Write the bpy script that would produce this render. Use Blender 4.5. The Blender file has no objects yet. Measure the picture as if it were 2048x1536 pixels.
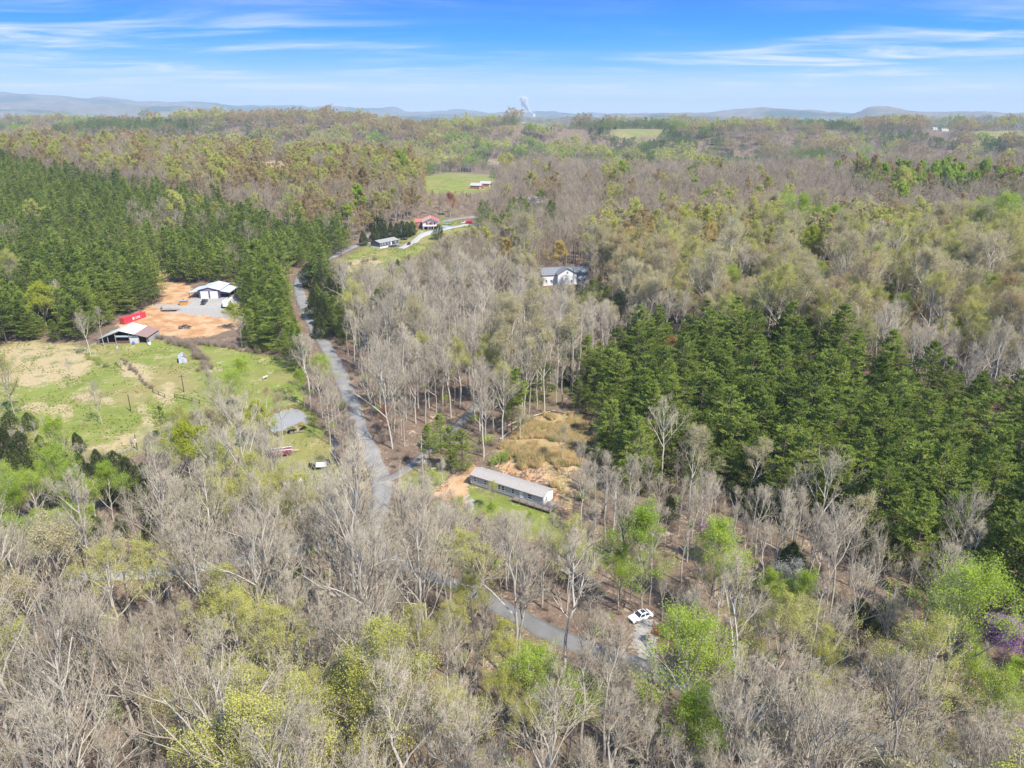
import bpy, math, random
import numpy as np
from mathutils import Vector, Matrix

S = bpy.context.scene
COL = S.collection
# ------------------------------------------------------------------ camera
CAM_H = 90.0
PITCH = math.radians(20.24)
FPX = 1473.0
cam_d = bpy.data.cameras.new('camera')
cam_d.sensor_width = 36.0
cam_d.lens = 36.0 * FPX / 2048.0
cam_d.clip_start = 0.5
cam_d.clip_end = 90000.0
cam = bpy.data.objects.new('camera', cam_d)
COL.objects.link(cam)
cam.location = (0, 0, CAM_H)
cam.rotation_euler = (math.pi / 2 - PITCH, 0, 0)
S.camera = cam
# ------------------------------------------------------------------ sky and sun
SUN_EL = math.radians(51.0)
SUN_AZ = math.radians(136.0)            # measured clockwise from +Y (view direction)
world = bpy.data.worlds.new('World')
S.world = world
world.use_nodes = True
nt = world.node_tree
nt.nodes.clear()
W = nt.nodes.new
out = W('ShaderNodeOutputWorld')
bg = W('ShaderNodeBackground'); bg.inputs['Strength'].default_value = 0.15
sky = W('ShaderNodeTexSky'); sky.sky_type = 'NISHITA'; sky.sun_disc = False
sky.sun_elevation = SUN_EL; sky.sun_rotation = SUN_AZ
sky.altitude = 300; sky.air_density = 1.0; sky.dust_density = 0.3; sky.ozone_density = 3.0
tc = W('ShaderNodeTexCoord')
sep = W('ShaderNodeSeparateXYZ')
nt.links.new(tc.outputs['Generated'], sep.inputs[0])
ramp = W('ShaderNodeValToRGB')           # clear-air blue deepening with elevation
cr = ramp.color_ramp
cr.elements[0].position = 0.0; cr.elements[0].color = (3.3, 3.6, 3.95, 1)
cr.elements[1].position = 1.0; cr.elements[1].color = (0.55, 1.4, 3.2, 1)
for p, c in ((0.02, (2.3, 2.95, 3.6)), (0.055, (0.55, 1.8, 3.6)), (0.085, (0.0, 1.22, 3.5)), (0.127, (0.0, 0.80, 3.4)), (0.3, (0.02, 0.68, 2.9))):
    e = cr.elements.new(p); e.color = (*c, 1)
nt.links.new(sep.outputs['Z'], ramp.inputs[0])
mixs = W('ShaderNodeMix'); mixs.data_type = 'RGBA'; 
facs = W('ShaderNodeMapRange'); facs.interpolation_type = 'SMOOTHSTEP'; facs.inputs[1].default_value = 0.15; facs.inputs[2].default_value = 0.6; facs.inputs[3].default_value = 0.98; facs.inputs[4].default_value = 0.25
nt.links.new(sep.outputs['Z'], facs.inputs[0]); nt.links.new(facs.outputs[0], mixs.inputs['Factor'])
nt.links.new(sky.outputs[0], mixs.inputs['A']); nt.links.new(ramp.outputs[0], mixs.inputs['B'])
# cirrus on a flat layer overhead: direction / height
def wmath(op, a, b=None):
    n = W('ShaderNodeMath'); n.operation = op
    for i, v in enumerate((a, b)):
        if v is None: continue
        if isinstance(v, (int, float)): n.inputs[i].default_value = v
        else: nt.links.new(v, n.inputs[i])
    return n.outputs[0]
zz = wmath('ADD', wmath('MAXIMUM', sep.outputs['Z'], 0.0), 0.035)
cx_ = wmath('DIVIDE', sep.outputs['X'], zz); cy_ = wmath('DIVIDE', sep.outputs['Y'], zz)
comb = W('ShaderNodeCombineXYZ'); nt.links.new(cx_, comb.inputs[0]); nt.links.new(cy_, comb.inputs[1])
def wnoise(scale, sx, sy, rot, detail, rough, dist, off):
    mp = W('ShaderNodeMapping'); mp.inputs['Scale'].default_value = (sx, sy, 1); mp.inputs['Rotation'].default_value = (0, 0, rot)
    mp.inputs['Location'].default_value = off
    nt.links.new(comb.outputs[0], mp.inputs[0])
    n = W('ShaderNodeTexNoise'); n.inputs['Scale'].default_value = scale; n.inputs['Detail'].default_value = detail
    n.inputs['Roughness'].default_value = rough; n.inputs['Distortion'].default_value = dist
    nt.links.new(mp.outputs[0], n.inputs[0])
    return n.outputs[0]
def wramp(v, lo, hi, mx=1.0):
    m = W('ShaderNodeMapRange'); m.interpolation_type = 'SMOOTHSTEP'
    m.inputs[1].default_value = lo; m.inputs[2].default_value = hi; m.inputs[4].default_value = mx
    nt.links.new(v, m.inputs[0]); return m.outputs[0]
n1 = wnoise(0.42, 0.55, 0.6, 0.35, 9, 0.62, 0.9, (3.1, 1.7, 0))
n2 = wnoise(0.9, 0.5, 1.1, 0.6, 9, 0.6, 1.0, (0.4, 7.3, 0))
n3 = wnoise(0.16, 1, 1, 0.0, 3, 0.5, 0.3, (5.2, 2.2, 0))
cl = wmath('MULTIPLY', wramp(n1, 0.38, 0.66), wramp(n2, 0.34, 0.68))
cl = wmath('MULTIPLY', cl, wramp(n3, 0.36, 0.52))
veil = wmath('MULTIPLY', wramp(n2, 0.35, 0.8, 0.15), wramp(n1, 0.35, 0.65))
cl = wmath('MINIMUM', wmath('ADD', cl, veil), 0.95)
cl = wmath('MULTIPLY', cl, wramp(sep.outputs['Z'], 0.004, 0.03))
mixc = W('ShaderNodeMix'); mixc.data_type = 'RGBA'
nt.links.new(cl, mixc.inputs['Factor']); nt.links.new(mixs.outputs['Result'], mixc.inputs['A'])
mixc.inputs['B'].default_value = (3.0, 3.2, 3.4, 1)
nt.links.new(mixc.outputs['Result'], bg.inputs[0])
nt.links.new(bg.outputs[0], out.inputs[0])
sun_d = bpy.data.lights.new('sun', 'SUN')
sun_d.energy = 3.5; sun_d.angle = math.radians(0.53); sun_d.color = (1.0, 0.95, 0.87)
sun = bpy.data.objects.new('sun', sun_d); COL.objects.link(sun)
sd = Vector((math.sin(SUN_AZ) * math.cos(SUN_EL), math.cos(SUN_AZ) * math.cos(SUN_EL), math.sin(SUN_EL)))
sun.rotation_euler = (-sd).to_track_quat('-Z', 'Y').to_euler()
sun.location = (0, 0, 300)
S.view_settings.view_transform = 'Standard'
S.view_settings.look = 'None'
S.view_settings.exposure = 1.05
S.view_settings.gamma = 1.0
S.view_settings.use_curve_mapping = False
S.cycles.max_bounces = 4
S.cycles.diffuse_bounces = 1
S.cycles.glossy_bounces = 2
S.cycles.transmission_bounces = 2
S.cycles.transparent_max_bounces = 16
S.cycles.volume_bounces = 0
S.cycles.use_fast_gi = False

RNG = np.random.default_rng(7)
random.seed(7)

# ------------------------------------------------------------------ noise and terrain
def _hash(ix, iy, seed):
    n = (ix.astype(np.int64) * 374761393 + iy.astype(np.int64) * 668265263 + seed * 1442695041) & 0x7fffffff
    n = ((n ^ (n >> 13)) * 1274126177) & 0x7fffffff
    return ((n ^ (n >> 16)) & 0xffff) / 65535.0
def vnoise(x, y, seed=0):
    x = np.asarray(x, float); y = np.asarray(y, float)
    ix = np.floor(x); iy = np.floor(y)
    fx = x - ix; fy = y - iy
    fx = fx * fx * fx * (fx * (fx * 6 - 15) + 10); fy = fy * fy * fy * (fy * (fy * 6 - 15) + 10)
    a = _hash(ix, iy, seed); b = _hash(ix + 1, iy, seed); c = _hash(ix, iy + 1, seed); d = _hash(ix + 1, iy + 1, seed)
    return (a * (1 - fx) + b * fx) * (1 - fy) + (c * (1 - fx) + d * fx) * fy
def fbm(x, y, seed=0, o=4):
    s = 0.0; a = 0.5; t = 0
    for i in range(o):
        s = s + a * vnoise(np.asarray(x) * 2 ** i + 17.3 * i, np.asarray(y) * 2 ** i - 9.1 * i, seed + i); t += a; a *= 0.5
    return s / t
def sstep(a, b, x):
    t = np.clip((x - a) / (b - a), 0, 1); return t * t * (3 - 2 * t)
HILLS = [  # cx, cy, sx, sy, rot, amp
    (-500, 930, 320, 290, 0.0, 47), (-150, 1250, 400, 200, 0, -8), (-1000, 1800, 900, 420, 0.1, 30), (-330, 1600, 300, 300, 0, 16),
    (180, 335, 105, 100, 0.3, 19), (540, 720, 330, 120, -0.1, 31), (800, 1200, 600, 220, 0, -20), (1100, 1700, 500, 260, 0, 16),
    (150, 2650, 380, 260, 0.1, 14), (-700, 2700, 600, 260, 0, 14),
    (9, 176, 11, 4.5, -0.62, 3.6),
]
PADS = [  # level ground under buildings and the pond: x, y, rot, half length, half depth, z
    (-0.2, 162.8, -0.618, 12.5, 4.0, 1.2), (-67.7, 207.0, 0.2, 6.5, 9.0, 0.1), (-147, 356, 0, 17, 14, 5.8), (-154, 286, 0, 13, 9, 4.4),
    (-77, 480, 0.5, 16, 14, 8.2), (-58, 552, 0, 24, 18, 10.8), (30, 377, 0, 19, 12, 8.8), (24.5, 114, 0.5, 6, 4, 1.6),
]
def height(x, y):
    x = np.asarray(x, float); y = np.asarray(y, float)
    r = np.hypot(x, y)
    z = 3.0 * (vnoise(x / 110 + 3.3, y / 110 + 1.2, 5) - 0.5) * sstep(60, 140, r)
    for cx, cy, sx, sy, rot, am in HILLS:
        c, s = math.cos(rot), math.sin(rot)
        dx = (x - cx) * c + (y - cy) * s; dy = -(x - cx) * s + (y - cy) * c
        z = z + am * np.exp(-0.5 * ((dx / sx) ** 2 + (dy / sy) ** 2))
    for cx, cy, rot, a, b, z0 in PADS:
        c, s = math.cos(rot), math.sin(rot)
        dx = (x - cx) * c + (y - cy) * s; dy = -(x - cx) * s + (y - cy) * c
        w = 1 - sstep(1.0, 1.75, np.sqrt((dx / a) ** 2 + (dy / b) ** 2)); z = z * (1 - w) + z0 * w
    far = sstep(800, 1700, r)
    roll = fbm(x / 820 + 2.1, y / 620 + 7.7, 11, 3)
    z = z + far * (sstep(0.30, 0.70, roll) * 82 - 47)
    z = z + sstep(500, 1000, r) * (vnoise(x / 260, y / 230, 21) - 0.5) * 12
    ff = sstep(3200, 6500, r)
    z = z + ff * (sstep(0.3, 0.8, fbm(x / 2100 + 4.4, y / 1500 + 0.3, 31, 4)) * 62 - 8)
    # long blue mountain on the left horizon, twin knobs on the right
    az = np.degrees(np.arctan2(x, np.maximum(y, 1.0)))
    prof = np.interp(az, [-60, -36, -33, -28.5, -27.4, -26.5, -22, -17, -15, -13, -8, -2, 3, 8, 60],
                     [285, 310, 292, 275, 305, 270, 215, 160, 162, 130, 105, 78, 58, 10, 0])
    wig = 1 + 0.10 * (fbm(az * 0.55, r * 0 + 1, 41, 4) - 0.5)
    z = z + prof * wig * np.exp(-0.5 * ((r - 14600) / 1300.0) ** 2) * (y > 0)
    z = z + prof * 0.42 * (0.6 + 0.8 * fbm(az * 0.4 + 8, r * 0 + 2, 47, 4)) * np.exp(-0.5 * ((r - 10800) / 1000.0) ** 2) * (y > 0)
    for kaz, kr, kh, kw in ((24.8, 8800, 68, 170), (26.9, 8300, 70, 230), (16.8, 9500, 62, 260), (10.0, 8000, 45, 350), (33, 9000, 25, 500), (13.2, 9000, 52, 300), (-6, 9000, 40, 500), (20.5, 9800, 48, 420)):
        kx, ky = kr * math.sin(math.radians(kaz)), kr * math.cos(math.radians(kaz))
        z = z + kh * np.exp(-0.5 * (((x - kx) / kw) ** 2 + ((y - ky) / (kw * 1.6)) ** 2))
    z = z + sstep(4500, 7000, r) * (fbm(x / 240, y / 300, 51, 3) - 0.5) * 26
    return z

CP, SP = math.cos(PITCH), math.sin(PITCH)
def project(x, y, z):
    x = np.asarray(x, float); dz = np.asarray(z, float) - CAM_H; y = np.asarray(y, float)
    Z = y * CP - dz * SP
    V = y * SP + dz * CP
    Zs = np.where(Z > 1, Z, 1)
    return 1024 + FPX * x / Zs, 768 - FPX * V / Zs, Z
_TS = np.geomspace(30, 40000, 4000)
def ground_at(px, py, off=0.0):
    """point of the terrain (raised by off) seen along a view line"""
    u = (px - 1024) / FPX; v = (768 - py) / FPX
    d = np.array([u, CP + v * SP, -SP + v * CP])
    x = d[0] * _TS; y = d[1] * _TS; z = CAM_H + d[2] * _TS
    g = z - height(x, y) - off
    i = int(np.argmax(g < 0))
    if g[i] >= 0: i = len(_TS) - 1
    i = max(i, 1)
    t = _TS[i - 1] + (_TS[i] - _TS[i - 1]) * g[i - 1] / (g[i - 1] - g[i] + 1e-9)
    return np.array([d[0] * t, d[1] * t, CAM_H + d[2] * t - off])
def inpoly(px, py, poly):
    px = np.asarray(px); py = np.asarray(py)
    r = np.zeros(px.shape, bool); n = len(poly); j = n - 1
    for i in range(n):
        xi, yi = poly[i]; xj, yj = poly[j]
        c = ((yi > py) != (yj > py)) & (px < (xj - xi) * (py - yi) / (yj - yi + 1e-12) + xi)
        r ^= c; j = i
    return r

# ------------------------------------------------------------------ helpers
def tag(o, label=None, cat=None, group=None, kind=None):
    if label: o['label'] = label
    if cat: o['category'] = cat
    if group: o['group'] = group
    if kind: o['kind'] = kind
    return o
def mesh_np(name, verts, tris, mats, midx=None, smooth=False):
    me = bpy.data.meshes.new(name)
    verts = np.asarray(verts, np.float32); tris = np.asarray(tris, np.int32)
    me.vertices.add(len(verts)); me.vertices.foreach_set('co', verts.ravel())
    me.loops.add(tris.size); me.loops.foreach_set('vertex_index', tris.ravel())
    me.polygons.add(len(tris))
    me.polygons.foreach_set('loop_start', np.arange(0, tris.size, tris.shape[1], dtype=np.int32))
    for m in mats: me.materials.append(m)
    if midx is not None: me.polygons.foreach_set('material_index', np.asarray(midx, np.int32))
    if smooth: me.polygons.foreach_set('use_smooth', np.ones(len(tris), bool))
    me.update(); me.validate()
    return me
def link(name, me, parent=None, loc=None, rz=None):
    o = bpy.data.objects.new(name, me); COL.objects.link(o)
    if parent: o.parent = parent
    if loc is not None: o.location = loc
    if rz is not None: o.rotation_euler = (0, 0, rz)
    return o
class MB:
    """collects shapes into one mesh"""
    def __init__(self): self.v = []; self.f = []
    def poly(self, pts, faces):
        b = len(self.v); self.v += [tuple(p) for p in pts]; self.f += [tuple(b + i for i in f) for f in faces]; return self
    def box(self, x0, x1, y0, y1, z0, z1):
        return self.poly([(x0, y0, z0), (x1, y0, z0), (x1, y1, z0), (x0, y1, z0), (x0, y0, z1), (x1, y0, z1), (x1, y1, z1), (x0, y1, z1)],
                         [(0, 3, 2, 1), (4, 5, 6, 7), (0, 1, 5, 4), (1, 2, 6, 5), (2, 3, 7, 6), (3, 0, 4, 7)])
    def hexa(self, bot, top):
        return self.poly(list(bot) + list(top), [(0, 3, 2, 1), (4, 5, 6, 7), (0, 1, 5, 4), (1, 2, 6, 5), (2, 3, 7, 6), (3, 0, 4, 7)])
    def prism_x(self, prof, x0, x1):        # profile of (y, z), extruded along x
        n = len(prof); pts = [(x0, y, z) for y, z in prof] + [(x1, y, z) for y, z in prof]
        fs = [tuple(range(n - 1, -1, -1)), tuple(range(n, 2 * n))] + [(i, (i + 1) % n, n + (i + 1) % n, n + i) for i in range(n)]
        return self.poly(pts, fs)
    def prism_y(self, prof, y0, y1):        # profile of (x, z), extruded along y
        n = len(prof); pts = [(x, y0, z) for x, z in prof] + [(x, y1, z) for x, z in prof]
        fs = [tuple(range(n)), tuple(range(2 * n - 1, n - 1, -1))] + [(i, n + i, n + (i + 1) % n, (i + 1) % n) for i in range(n)]
        return self.poly(pts, fs)
    def slab(self, a, b, c, d, t):          # quad a,b,c,d thickened downwards by t
        lo = [(p[0], p[1], p[2] - t) for p in (a, b, c, d)]
        return self.hexa(lo, (a, b, c, d))
    def tube(self, pts, rad, k=8, cap=True):
        pts = [Vector(p) for p in pts]; rad = rad if hasattr(rad, '__len__') else [rad] * len(pts)
        b = len(self.v)
        for i, p in enumerate(pts):
            t = (pts[min(i + 1, len(pts) - 1)] - pts[max(i - 1, 0)]).normalized()
            u = t.cross(Vector((0, 0, 1)) if abs(t.z) < 0.9 else Vector((1, 0, 0))).normalized(); w = t.cross(u)
            for j in range(k):
                a = 2 * math.pi * j / k
                self.v.append(tuple(p + (u * math.cos(a) + w * math.sin(a)) * rad[i]))
        for i in range(len(pts) - 1):
            for j in range(k):
                a = b + i * k + j; c = b + i * k + (j + 1) % k
                self.f.append((a, c, c + k, a + k))
        if cap:
            self.f.append(tuple(b + j for j in range(k - 1, -1, -1)))
            self.f.append(tuple(b + (len(pts) - 1) * k + j for j in range(k)))
        return self
    def build(self, name, mat, parent=None, smooth=False, loc=None, rz=None):
        me = bpy.data.meshes.new(name); me.from_pydata(self.v, [], self.f)
        if mat: me.materials.append(mat)
        if smooth:
            for p in me.polygons: p.use_smooth = True
        me.update()
        return link(name, me, parent, loc, rz)
def thing(name, label, cat, loc, rz=0.0, group=None):
    o = bpy.data.objects.new(name, None); COL.objects.link(o)
    o.empty_display_size = 0.5
    o.location = loc; o.rotation_euler = (0, 0, rz)
    return tag(o, label, cat, group)
def copy_thing(root, loc, rz=None, sc=None, label=None, group=None):
    r = root.copy(); COL.objects.link(r); r.location = loc
    if rz is not None: r.rotation_euler = (0, 0, rz)
    if sc is not None: r.scale = (sc, sc, sc)
    if label: r['label'] = label
    if group: r['group'] = group
    for ch in root.children:
        c = ch.copy(); COL.objects.link(c); c.parent = r
        for g in ch.children:
            d = g.copy(); COL.objects.link(d); d.parent = c
    return r

# ------------------------------------------------------------------ materials
MATS = {}
def nodes(name):
    m = bpy.data.materials.new(name); m.use_nodes = True
    t = m.node_tree; b = t.nodes['Principled BSDF']
    MATS[name] = m
    return m, t, b
def mat(name, col, rough=0.7, var=0.12, scale=3.0, metal=0.0, bump=0.0, stretch=(1, 1, 1), spec=0.3):
    """one colour broken up by object-space noise, with optional fine relief"""
    if name in MATS: return MATS[name]
    m, t, b = nodes(name)
    tcn = t.nodes.new('ShaderNodeTexCoord'); mp = t.nodes.new('ShaderNodeMapping'); mp.inputs['Scale'].default_value = stretch
    n = t.nodes.new('ShaderNodeTexNoise'); n.inputs['Scale'].default_value = scale; n.inputs['Detail'].default_value = 5
    t.links.new(tcn.outputs['Object'], mp.inputs[0]); t.links.new(mp.outputs[0], n.inputs[0])
    mx = t.nodes.new('ShaderNodeMix'); mx.data_type = 'RGBA'
    mx.inputs['A'].default_value = (*[c * (1 - var * 1.6) for c in col], 1)
    mx.inputs['B'].default_value = (*[min(1, c * (1 + var * 1.6)) for c in col], 1)
    t.links.new(n.outputs[0], mx.inputs['Factor']); t.links.new(mx.outputs['Result'], b.inputs['Base Color'])
    b.inputs['Roughness'].default_value = rough; b.inputs['Metallic'].default_value = metal
    b.inputs['Specular IOR Level'].default_value = spec
    if bump:
        bp = t.nodes.new('ShaderNodeBump'); bp.inputs['Strength'].default_value = bump; bp.inputs['Distance'].default_value = 0.05
        t.links.new(n.outputs[0], bp.inputs['Height']); t.links.new(bp.outputs[0], b.inputs['Normal'])
    return m
def plant_mat(name, c1, c2, transl=0.45, hue=0.02, rough=0.75):
    """leaf or bark colour varying from tree to tree and leaf to leaf, with light through the leaf"""
    m, t, b = nodes(name)
    L = t.links.new
    oi = t.nodes.new('ShaderNodeObjectInfo'); geo = t.nodes.new('ShaderNodeNewGeometry')
    ad = t.nodes.new('ShaderNodeMath'); ad.operation = 'MULTIPLY_ADD'; ad.inputs[1].default_value = 0.45
    sc = t.nodes.new('ShaderNodeMath'); sc.operation = 'MULTIPLY'; sc.inputs[1].default_value = 0.55
    L(oi.outputs['Random'], sc.inputs[0]); L(geo.outputs['Random Per Island'], ad.inputs[0]); L(sc.outputs[0], ad.inputs[2])
    mx = t.nodes.new('ShaderNodeMix'); mx.data_type = 'RGBA'
    mx.inputs['A'].default_value = (*c1, 1); mx.inputs['B'].default_value = (*c2, 1)
    L(ad.outputs[0], mx.inputs['Factor'])
    L(mx.outputs['Result'], b.inputs['Base Color'])
    b.inputs['Roughness'].default_value = rough; b.inputs['Specular IOR Level'].default_value = 0.15
    if transl > 0:
        tr = t.nodes.new('ShaderNodeBsdfTranslucent'); L(mx.outputs['Result'], tr.inputs[0])
        ms = t.nodes.new('ShaderNodeMixShader'); ms.inputs[0].default_value = transl
        o = t.nodes['Material Output']
        L(b.outputs[0], ms.inputs[1]); L(tr.outputs[0], ms.inputs[2]); L(ms.outputs[0], o.inputs[0])
    return m
M_BARK = plant_mat('bark_pale', (0.28, 0.245, 0.20), (0.68, 0.62, 0.53), 0)
M_TWIG = plant_mat('twig', (0.28, 0.235, 0.17), (0.55, 0.48, 0.36), 0)
M_TWIGF = plant_mat('twig_brown', (0.22, 0.175, 0.125), (0.43, 0.355, 0.26), 0)
M_BARKD = plant_mat('bark_dark', (0.10, 0.08, 0.065), (0.19, 0.15, 0.12), 0)
M_LEAF = {
    'bud_y': plant_mat('buds_yellow_green', (0.46, 0.46, 0.10), (0.68, 0.66, 0.17)),
    'bud_t': plant_mat('buds_tan', (0.42, 0.30, 0.12), (0.60, 0.46, 0.22)),
    'bud_c': plant_mat('buds_cream', (0.46, 0.40, 0.19), (0.66, 0.58, 0.31)),
    'leafy': plant_mat('leaves_spring', (0.28, 0.41, 0.04), (0.52, 0.63, 0.09)),
    'pine': plant_mat('needles_pine', (0.10, 0.155, 0.026), (0.44, 0.52, 0.10), 0.38),
    'cedar': plant_mat('needles_cedar', (0.055, 0.078, 0.026), (0.125, 0.15, 0.052), 0.2),
    'redbud': plant_mat('blossom_redbud', (0.46, 0.22, 0.47), (0.70, 0.42, 0.68)),
    'dogwood': plant_mat('blossom_dogwood', (0.55, 0.54, 0.44), (0.74, 0.73, 0.64)),
    'maple': plant_mat('buds_red', (0.40, 0.12, 0.06), (0.55, 0.22, 0.10)),
    'yellow': plant_mat('leaves_yellow', (0.60, 0.44, 0.12), (0.78, 0.62, 0.24)),
    'gold': plant_mat('leaves_gold_green', (0.36, 0.42, 0.04), (0.52, 0.55, 0.07)),
    'dry': plant_mat('dry_grass', (0.50, 0.35, 0.15), (0.72, 0.54, 0.29)),
    'brush': plant_mat('brush', (0.20, 0.15, 0.11), (0.34, 0.27, 0.20), 0),
    'reed': plant_mat('grass_green', (0.10, 0.19, 0.03), (0.24, 0.34, 0.07)),
}
# ------------------------------------------------------------------ land cover, drawn as outlines on the ground
def ell(cx, cy, rx, ry, n=18):
    return [(cx + rx * math.cos(2 * math.pi * i / n), cy + ry * math.sin(2 * math.pi * i / n)) for i in range(n)]
GRASS = [
    ([(-400, 640), (0, 680), (200, 690), (300, 680), (420, 690), (560, 715), (600, 740), (612, 800), (600, 818), (640, 850), (700, 960), (690, 985), (600, 990), (540, 960), (450, 930), (330, 905), (240, 920), (150, 915), (-10, 870), (-400, 820)], 100, 345),
    ([(655, 530), (745, 484), (780, 470), (830, 438), (900, 436), (960, 450), (880, 500), (790, 550), (690, 545)], 350, 900),
    ([(840, 352), (890, 346), (925, 346), (990, 350), (985, 383), (940, 388), (850, 388)], 700, 2200),
    ([(930, 970), (1000, 985), (1115, 1025), (1130, 1075), (1200, 1100), (1260, 1130), (1180, 1130), (1000, 1050), (915, 1010)], 100, 220),
    ([(800, 955), (850, 930), (905, 940), (880, 985), (800, 1000)], 100, 220),
    ([(1035, 238), (1140, 236), (1150, 252), (1030, 252)], 1500, 5000),
    ([(1225, 258), (1335, 258), (1340, 274), (1220, 274)], 1500, 5000),
    ([(1950, 262), (2060, 262), (2060, 284), (1950, 278)], 1500, 9000),
    ([(1640, 262), (1680, 262), (1680, 268), (1640, 268)], 1500, 9000),
]
STRAW = [
    ([(-400, 640), (0, 680), (130, 690), (200, 700), (190, 730), (150, 752), (60, 775), (-10, 760), (-400, 720)], 100, 345),
    (ell(122, 823, 26, 15), 100, 345), (ell(188, 796, 42, 9), 100, 345), (ell(70, 815, 22, 10), 100, 345), (ell(122, 770, 14, 8), 100, 345),
    (ell(283, 815, 16, 6), 100, 345), (ell(262, 880, 34, 14), 100, 345), (ell(215, 898, 30, 7), 100, 345), (ell(300, 850, 22, 12), 100, 345),
    ([(328, 765), (345, 760), (350, 800), (340, 825), (325, 808), (300, 800), (310, 790)], 100, 345),
    ([(245, 720), (290, 735), (312, 760), (300, 770), (262, 755), (238, 735)], 100, 345), (ell(214, 760, 10, 4), 100, 345), (ell(340, 714, 8, 4), 100, 345),
    ([(685, 530), (720, 512), (765, 520), (745, 540), (690, 545)], 350, 900),
    ([(515, 326), (560, 320), (598, 332), (590, 340), (530, 336)], 600, 3000), ([(960, 320), (1060, 322), (1050, 330), (970, 330)], 900, 3000),
    ([(1100, 238), (1140, 240), (1150, 252), (1110, 248)], 1500, 5000), (ell(1985, 272, 30, 4), 1500, 9000),
    ([(700, 900), (720, 900), (750, 960), (720, 990), (700, 960)], 100, 250),
    ([(0, 225), (40, 222), (40, 235), (0, 238)], 1500, 5000),
]
ROUGH = [([(985, 912), (1040, 860), (1090, 826), (1180, 830), (1220, 850), (1180, 935), (1110, 940), (1060, 935)], 100, 330), ([(1085, 960), (1130, 940), (1150, 1010), (1140, 1030), (1120, 1000)], 100, 300)]
DIRT = [
    ([(232, 648), (262, 632), (300, 612), (330, 603), (315, 578), (370, 562), (395, 590), (470, 612), (480, 645), (470, 660), (400, 675), (330, 672), (290, 668), (250, 662)], 200, 480),
    ([(975, 938), (1000, 925), (1050, 935), (1100, 950), (1120, 985), (1140, 1015), (1105, 1000), (1085, 965), (1000, 945)], 100, 230),
    ([(860, 985), (900, 955), (950, 928), (965, 935), (940, 955), (930, 985), (950, 1015), (915, 1010), (890, 1000)], 100, 230),
    ([(1015, 895), (1040, 888), (1070, 905), (1060, 918), (1010, 912)], 100, 300), (ell(1100, 872, 20, 6), 100, 300), (ell(1150, 925, 14, 10), 100, 300),
    ([(255, 520), (300, 532), (335, 545), (338, 570), (320, 590), (300, 560), (260, 535)], 250, 800),
    ([(338, 772), (344, 772), (348, 800), (343, 800)], 100, 345),
    ([(535, 820), (600, 812), (610, 818), (590, 818), (545, 828)], 100, 300),
    ([(600, 520), (575, 560), (590, 610), (600, 640), (580, 600), (568, 560)], 300, 700),
]
GRAVEL = [
    ([(380, 600), (400, 588), (470, 588), (478, 612), (470, 635), (430, 630), (375, 618)], 200, 480),
    ([(300, 608), (380, 612), (450, 622), (470, 640), (430, 634), (330, 622)], 200, 480),
    ([(1266, 1230), (1298, 1226), (1308, 1270), (1325, 1330), (1318, 1352), (1285, 1340), (1272, 1290)], 60, 200),
    ([(925, 998), (942, 990), (955, 1022), (938, 1035)], 100, 220),
]
PINEFAR = [([(810, 240), (890, 243), (905, 252), (830, 252)], 1500, 9000), ([(1730, 252), (1835, 252), (1840, 268), (1730, 266)], 1500, 9000), ([(1570, 238), (1640, 240), (1700, 252), (1600, 250)], 1500, 9000)]

rows = np.concatenate([np.linspace(2, 85, 25)[:-1], np.arange(85, 450, 1.6), np.arange(450, 640, 3.0), np.geomspace(640, 18500, 240)])
azs = np.concatenate([np.linspace(-180, -44, 50)[:-1], np.linspace(-44, 44, 520), np.linspace(44, 180, 50)[1:]])
azr = np.radians(azs)
gx = np.outer(rows, np.sin(azr)); gy = np.outer(rows, np.cos(azr)); gz = height(gx, gy)
nr, nc = gx.shape
gpx, gpy, gZ = project(gx, gy, gz); grr = np.hypot(gx, gy)
front = gZ > 5
def cover_mask(polys):
    m = np.zeros(gx.shape, np.float32)
    for p, r0, r1 in polys:
        m[(inpoly(gpx, gpy, p) & front & (grr > r0) & (grr < r1))] = 1
    for _ in range(10):          # soften so the shader can fray the edge
        mm = m.copy(); mm[1:-1, 1:-1] = (4 * m[1:-1, 1:-1] + m[:-2, 1:-1] + m[2:, 1:-1] + m[1:-1, :-2] + m[1:-1, 2:]) / 8; m = mm
    return m
mk = {'grass': cover_mask(GRASS), 'straw': cover_mask(STRAW), 'dirt': cover_mask(DIRT), 'gravel': cover_mask(GRAVEL), 'rough': cover_mask(ROUGH)}
farw = sstep(4200, 6000, grr)
pf = sstep(0.56, 0.64, fbm(gx / 800, gy / 600, 77, 3)) * sstep(1500, 3500, grr)
pf = np.maximum(pf, cover_mask(PINEFAR))
idx = np.arange(nr * nc).reshape(nr, nc)
quads = np.stack([idx[:-1, :-1], idx[:-1, 1:], idx[1:, 1:], idx[1:, :-1]], -1).reshape(-1, 4)

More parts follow.
